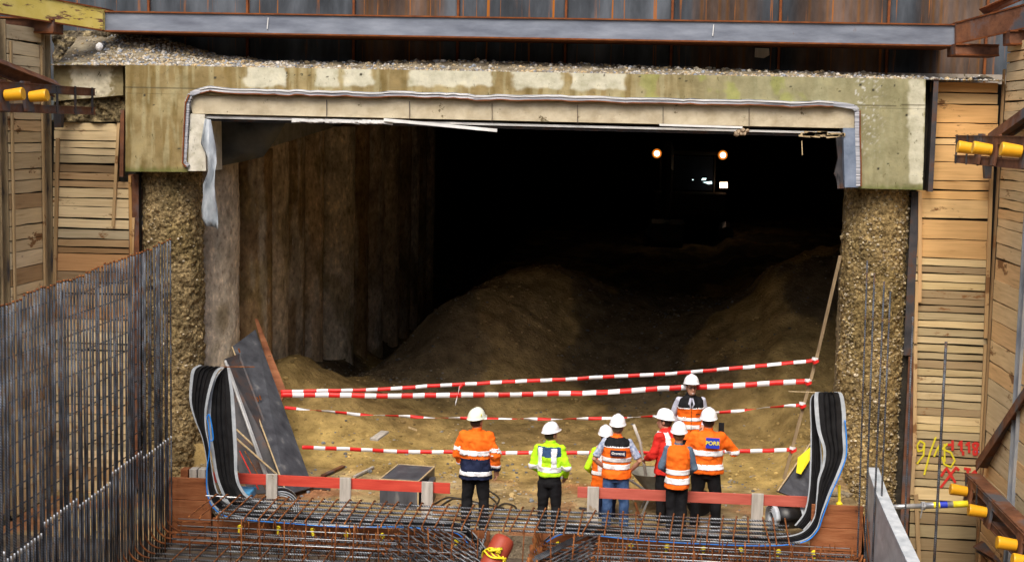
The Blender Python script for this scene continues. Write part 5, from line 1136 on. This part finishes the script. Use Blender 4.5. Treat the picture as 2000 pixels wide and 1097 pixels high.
    for (z, r_, yo) in ((.048, 1.13, 0), (.052, 1.12, 0), (.06, 1.04, 0), (.09, 1.02, 0), (.13, .93, 0), (.165, .78, 0), (.19, .57, 0), (.205, .32, 0), (.21, .1, 0)):
        ring = []
        for k in range(N):
            a_ = 6.2832 * k / N; x = math.cos(a_) * .112 * r_; y = math.sin(a_) * .138 * r_
            if z < .058 and y > 0: y += .045 * (math.sin(a_)) ** 2
            ridge = .008 if (abs(x) < .02 and z > .1) else 0
            tz_ = .058 + (z - .048) * .9 + ridge; ring.append(hm.vert(HR((x, y - .012, tz_ + y * .1))))
        rings.append(ring)
    for A, B in zip(rings, rings[1:]):
        for k in range(N): hm.face((A[k], A[(k + 1) % N], B[(k + 1) % N], B[k]))
    hm.face(rings[-1]); hm.face(rings[0][::-1])
    m5 = bpy.data.meshes.new('helmet'); m5.from_pydata(hm.v, [], hm.f); m5.polygons.foreach_set('use_smooth', [True] * len(m5.polygons)); child(m5, 'helmet', helm)
    if face:
        g = MB()
        for q in (-1, 1):
            Q = [HR((q * .032 + .024 * math.cos(a_), .108, .012 + .018 * math.sin(a_))) for a_ in [6.283 * k / 16 for k in range(17)]]; g.tube(Q, .003, 6)
            g.tube([HR((q * .056, .106, .016)), HR((q * .08, .02, .016))], .003, 6)
        g.tube([HR((-.01, .11, .014)), HR((.01, .11, .014))], .003, 6)
        m6 = bpy.data.meshes.new('glasses'); m6.from_pydata(g.v, [], g.f); child(m6, 'glasses', m_glass)
        g = MB(); 
        for q in (-1, 1): g.ball(tuple(HR((q * .031, .095, .012))), .011, .008, .007, 10, 6)
        m6 = bpy.data.meshes.new('eyes'); m6.from_pydata(g.v, [], g.f); child(m6, 'eyes', m_glass)
        g = MB(); g.ball(tuple(HR((0, .103, -.073))), .022, .006, .008, 12, 6); m6 = bpy.data.meshes.new('teeth'); m6.from_pydata(g.v, [], g.f); child(m6, 'teeth', m_signw)
    if sign:
        txt, x, y, z, w_, h_, mb_, mt_, size = sign
        g = MB(); g.box((x - w_ / 2, y - .006, z - h_ / 2), (x + w_ / 2, y + .02, z + h_ / 2)); m7 = bpy.data.meshes.new('badge'); m7.from_pydata(g.v, [], g.f); bd = child(m7, 'badge', mb_)
        mw = Matrix.Translation((x, y - .009, z)) @ Matrix.Rotation(math.pi / 2, 4, 'X')
        text_mesh(txt, size, mt_, 'lettering', bd, mw)
    if extra: extra(root, child, AR, HR)
    return root
band = lambda a, b: (lambda x, y, z, ar: (not ar) and a < z < b)
std = (((-.28, -.02, 1.13), (-.27, .08, .9)), ((.28, -.02, 1.13), (.27, .08, .9)))
# 1 orange/navy jacket
def decal(root, child, AR, HR):
    g = MB(); p = HR((.112, -.045, .12)); g.ball(tuple(p), .006, .02, .02, 10, 6); m_ = bpy.data.meshes.new('sticker'); m_.from_pydata(g.v, [], g.f); child(m_, 'sticker', m_signy)
person(931, 795, -1.8, R(-6), 'person seen from behind in an orange jacket with navy hem and cream helmet', (((-.27, .0, 1.13), (-.22, .16, .96)), ((.29, -.01, 1.13), (.285, .08, .9))), dict(m=m_or, bulk=1.18, name='jacket'),
       s=.985, neckturn=R(-25), zones=[(lambda x, y, z, ar: (z < 1.1 and not ar) or (ar and z < .955), m_navy)],
       bands=[(band(1.15, 1.215), m_refl, 'reflective_band'), (band(.855, .915), m_refl, 'reflective_band'), (lambda x, y, z, ar: ar and 1.2 < z < 1.25 , m_refl, 'reflective_band'), (lambda x, y, z, ar: ar and .955 < z < .99, m_refl, 'reflective_band')],
       hem=.79, helm=m_helmy, boots=m_boot, stance=.13, seed=1, extra=decal)
# 2 lime jacket
person(1076, 823, -1.8, R(-10), 'person seen from behind in a lime jacket with blue yoke and crossed white bands', (((-.26, -.02, 1.12), (-.17, .17, 1.0)), ((.27, -.02, 1.12), (.22, .14, .96))), dict(m=m_lime, bulk=1.0), s=.91, neckturn=R(-35),
       zones=[(lambda x, y, z, ar: z > 1.29 and z < 1.44 and not ar and abs(x) < .2, m_navy2)],
       bands=[(lambda x, y, z, ar: not ar and 1.05 < z < 1.13, m_refl, 'reflective_band'), (lambda x, y, z, ar: not ar and 1.12 < z < 1.42 and (.05 < x < .125 or -.17 < x < -.1), m_refl, 'reflective_band'), (lambda x, y, z, ar: ar and 1.08 < z < 1.15, m_refl, 'reflective_band')],
       hem=.98, stance=.11, seed=2)
# 3 orange vest over lime (mostly hidden)
person(1186, 830, -.9, R(12), 'person in orange vest over lime clothes, mostly hidden behind the checked shirt person', (((-.3, .02, 1.12), (-.2, .2, 1.0)), ((.26, .05, 1.12), (.12, .25, 1.1))), dict(m=m_or, bulk=1.2, name='vest'), s=.9, lean=.12, vestshirt=('long', m_lime),
       bands=[(band(1.02, 1.08), m_refl, 'reflective_band'), (lambda x, y, z, ar: 1.08 < z < 1.45 and (-.15 < x < -.09 or .09 < x < .15), m_refl, 'reflective_band')], hem=.8, trm=m_navy, seed=3)
# 4 orange vest, hands on hips
person(1207, 808, -1.4, R(-3), 'person with hands on hips in checked shirt and orange vest with black yoke', (((-.33, -.05, 1.13), (-.2, .06, 1.0)), ((.34, -.04, 1.13), (.22, .07, .97))), dict(m=m_or, bulk=1.1, name='vest'), s=.955, vestshirt=('short', m_check),
       zones=[(lambda x, y, z, ar: 1.345 < z < 1.475, m_blk)], bands=[(lambda x, y, z, ar: 1.335 < z < 1.35, m_refl, 'reflective_band'), (band(1.115, 1.185), m_refl, 'reflective_band'), (band(1.01, 1.08), m_refl, 'reflective_band')],
       hem=.86, trm=m_jean, hair=m_hairg, stance=.13, seed=4, sign=('Grontmij', .03, -.185, 1.265, .23, .085, m_signk, m_signw, .052))
# 5 red jacket
person(1306, 797, -1.0, R(52), 'person in red jacket and crossed reflective braces looking down to the left', (((-.24, .08, 1.12), (-.16, .27, 1.02)), ((.25, .02, 1.12), (.2, .2, .98))), dict(m=m_red, bulk=1.08), s=.95, neckturn=R(18), lean=.05,
       bands=[(lambda x, y, z, ar: not ar and 1.1 < z < 1.46 and (.07 < x < .14 or -.14 < x < -.07), m_refl, 'reflective_band'), (lambda x, y, z, ar: not ar and .9 < z < 1.38 and abs(x) < .07, m_or, 'vest_panel')], hem=.82, seed=5)
# 7 facing camera
def badge7(root, child, AR, HR):
    g = MB(); g.box((-.13, .15, 1.2), (-.07, .168, 1.215)); m_ = bpy.data.meshes.new('name_badge'); m_.from_pydata(g.v, [], g.f); child(m_, 'name_badge', m_blk)
    g = MB(); g.tube([(-.012, .12, 1.45), (-.035, .15, 1.36), (-.01, .158, 1.31)], [.012, .014, .004], 8); g.tube([(.012, .12, 1.45), (.035, .15, 1.36), (.01, .158, 1.31)], [.02, .022, .005], 8); m_ = bpy.data.meshes.new('shirt_front'); m_.from_pydata(g.v, [], g.f); child(m_, 'shirt_front', m_shirt)
    g = MB(); g.tube([(0, .152, 1.3), (0, .158, 1.1), (0, .165, .85)], .004, 6); m_ = bpy.data.meshes.new('zip'); m_.from_pydata(g.v, [], g.f); child(m_, 'zip', m_blk)
person(1351, 729, .45, R(184), 'smiling person in glasses facing the camera in orange vest with black yoke', (((-.25, -.06, 1.14), (-.18, .08, 1.0)), ((.27, -.08, 1.14), (.16, -.1, 1.0))), dict(m=m_or, bulk=1.05, name='vest'), s=.99, vestshirt=('long', m_shirt), neckturn=R(8),
       zones=[(lambda x, y, z, ar: 1.3 < z, m_blk)], bands=[(lambda x, y, z, ar: 1.288 < z < 1.3, m_refl, 'reflective_band'), (band(1.09, 1.15), m_refl, 'reflective_band'), (band(.97, 1.03), m_refl, 'reflective_band')], hem=.8, face=True, seed=7, hair=m_hair, extra=badge7)
# 8 orange jacket, phone
def phone(root, child, AR, HR):
    w8 = AR[1][2]; p = w8 + Vector((-.02, .1, .1)); g = MB(); g.box(p + Vector((-.04, -.006, -.07)), p + Vector((.04, .006, .08))); m_ = bpy.data.meshes.new('phone'); m_.from_pydata(g.v, [], g.f); ph = child(m_, 'phone', m_blk)
person(1385, 795, -1.25, R(-4), 'person raising a phone in a plain orange jacket with a blue badge on the back', (((-.3, .06, 1.14), (-.2, .26, 1.1)), ((.37, .06, 1.18), (.2, .22, 1.36))), dict(m=m_or, bulk=1.16), s=1.0,
       bands=[(lambda x, y, z, ar: (not ar) and 1.145 < z < 1.22, m_refl, 'reflective_band'), (band(.945, 1.015), m_refl, 'reflective_band'), (lambda x, y, z, ar: ar and 1.15 < z < 1.2, m_refl, 'reflective_band')],
       hem=.88, stance=.15, seed=8, extra=phone, sign=('PORR', .07, -.195, 1.345, .19, .145, m_signb, m_signy, .078))
# 6 woman in front
person(1327, 822, -2.0, R(-2), 'slim person seen from behind in sleeveless orange vest over grey blue sleeves', (((-.24, .0, 1.13), (-.16, .2, 1.02)), ((.24, .02, 1.13), (.14, .2, 1.0))), dict(m=m_or, bulk=1.06, name='vest'), s=.94, slim=.86, vestshirt=('long', m_sleeve),
       bands=[(band(1.04, 1.12), m_refl, 'reflective_band'), (band(.91, .99), m_refl, 'reflective_band')], hem=.83, hair=m_hairl, stance=.08, seed=6, collar=False)
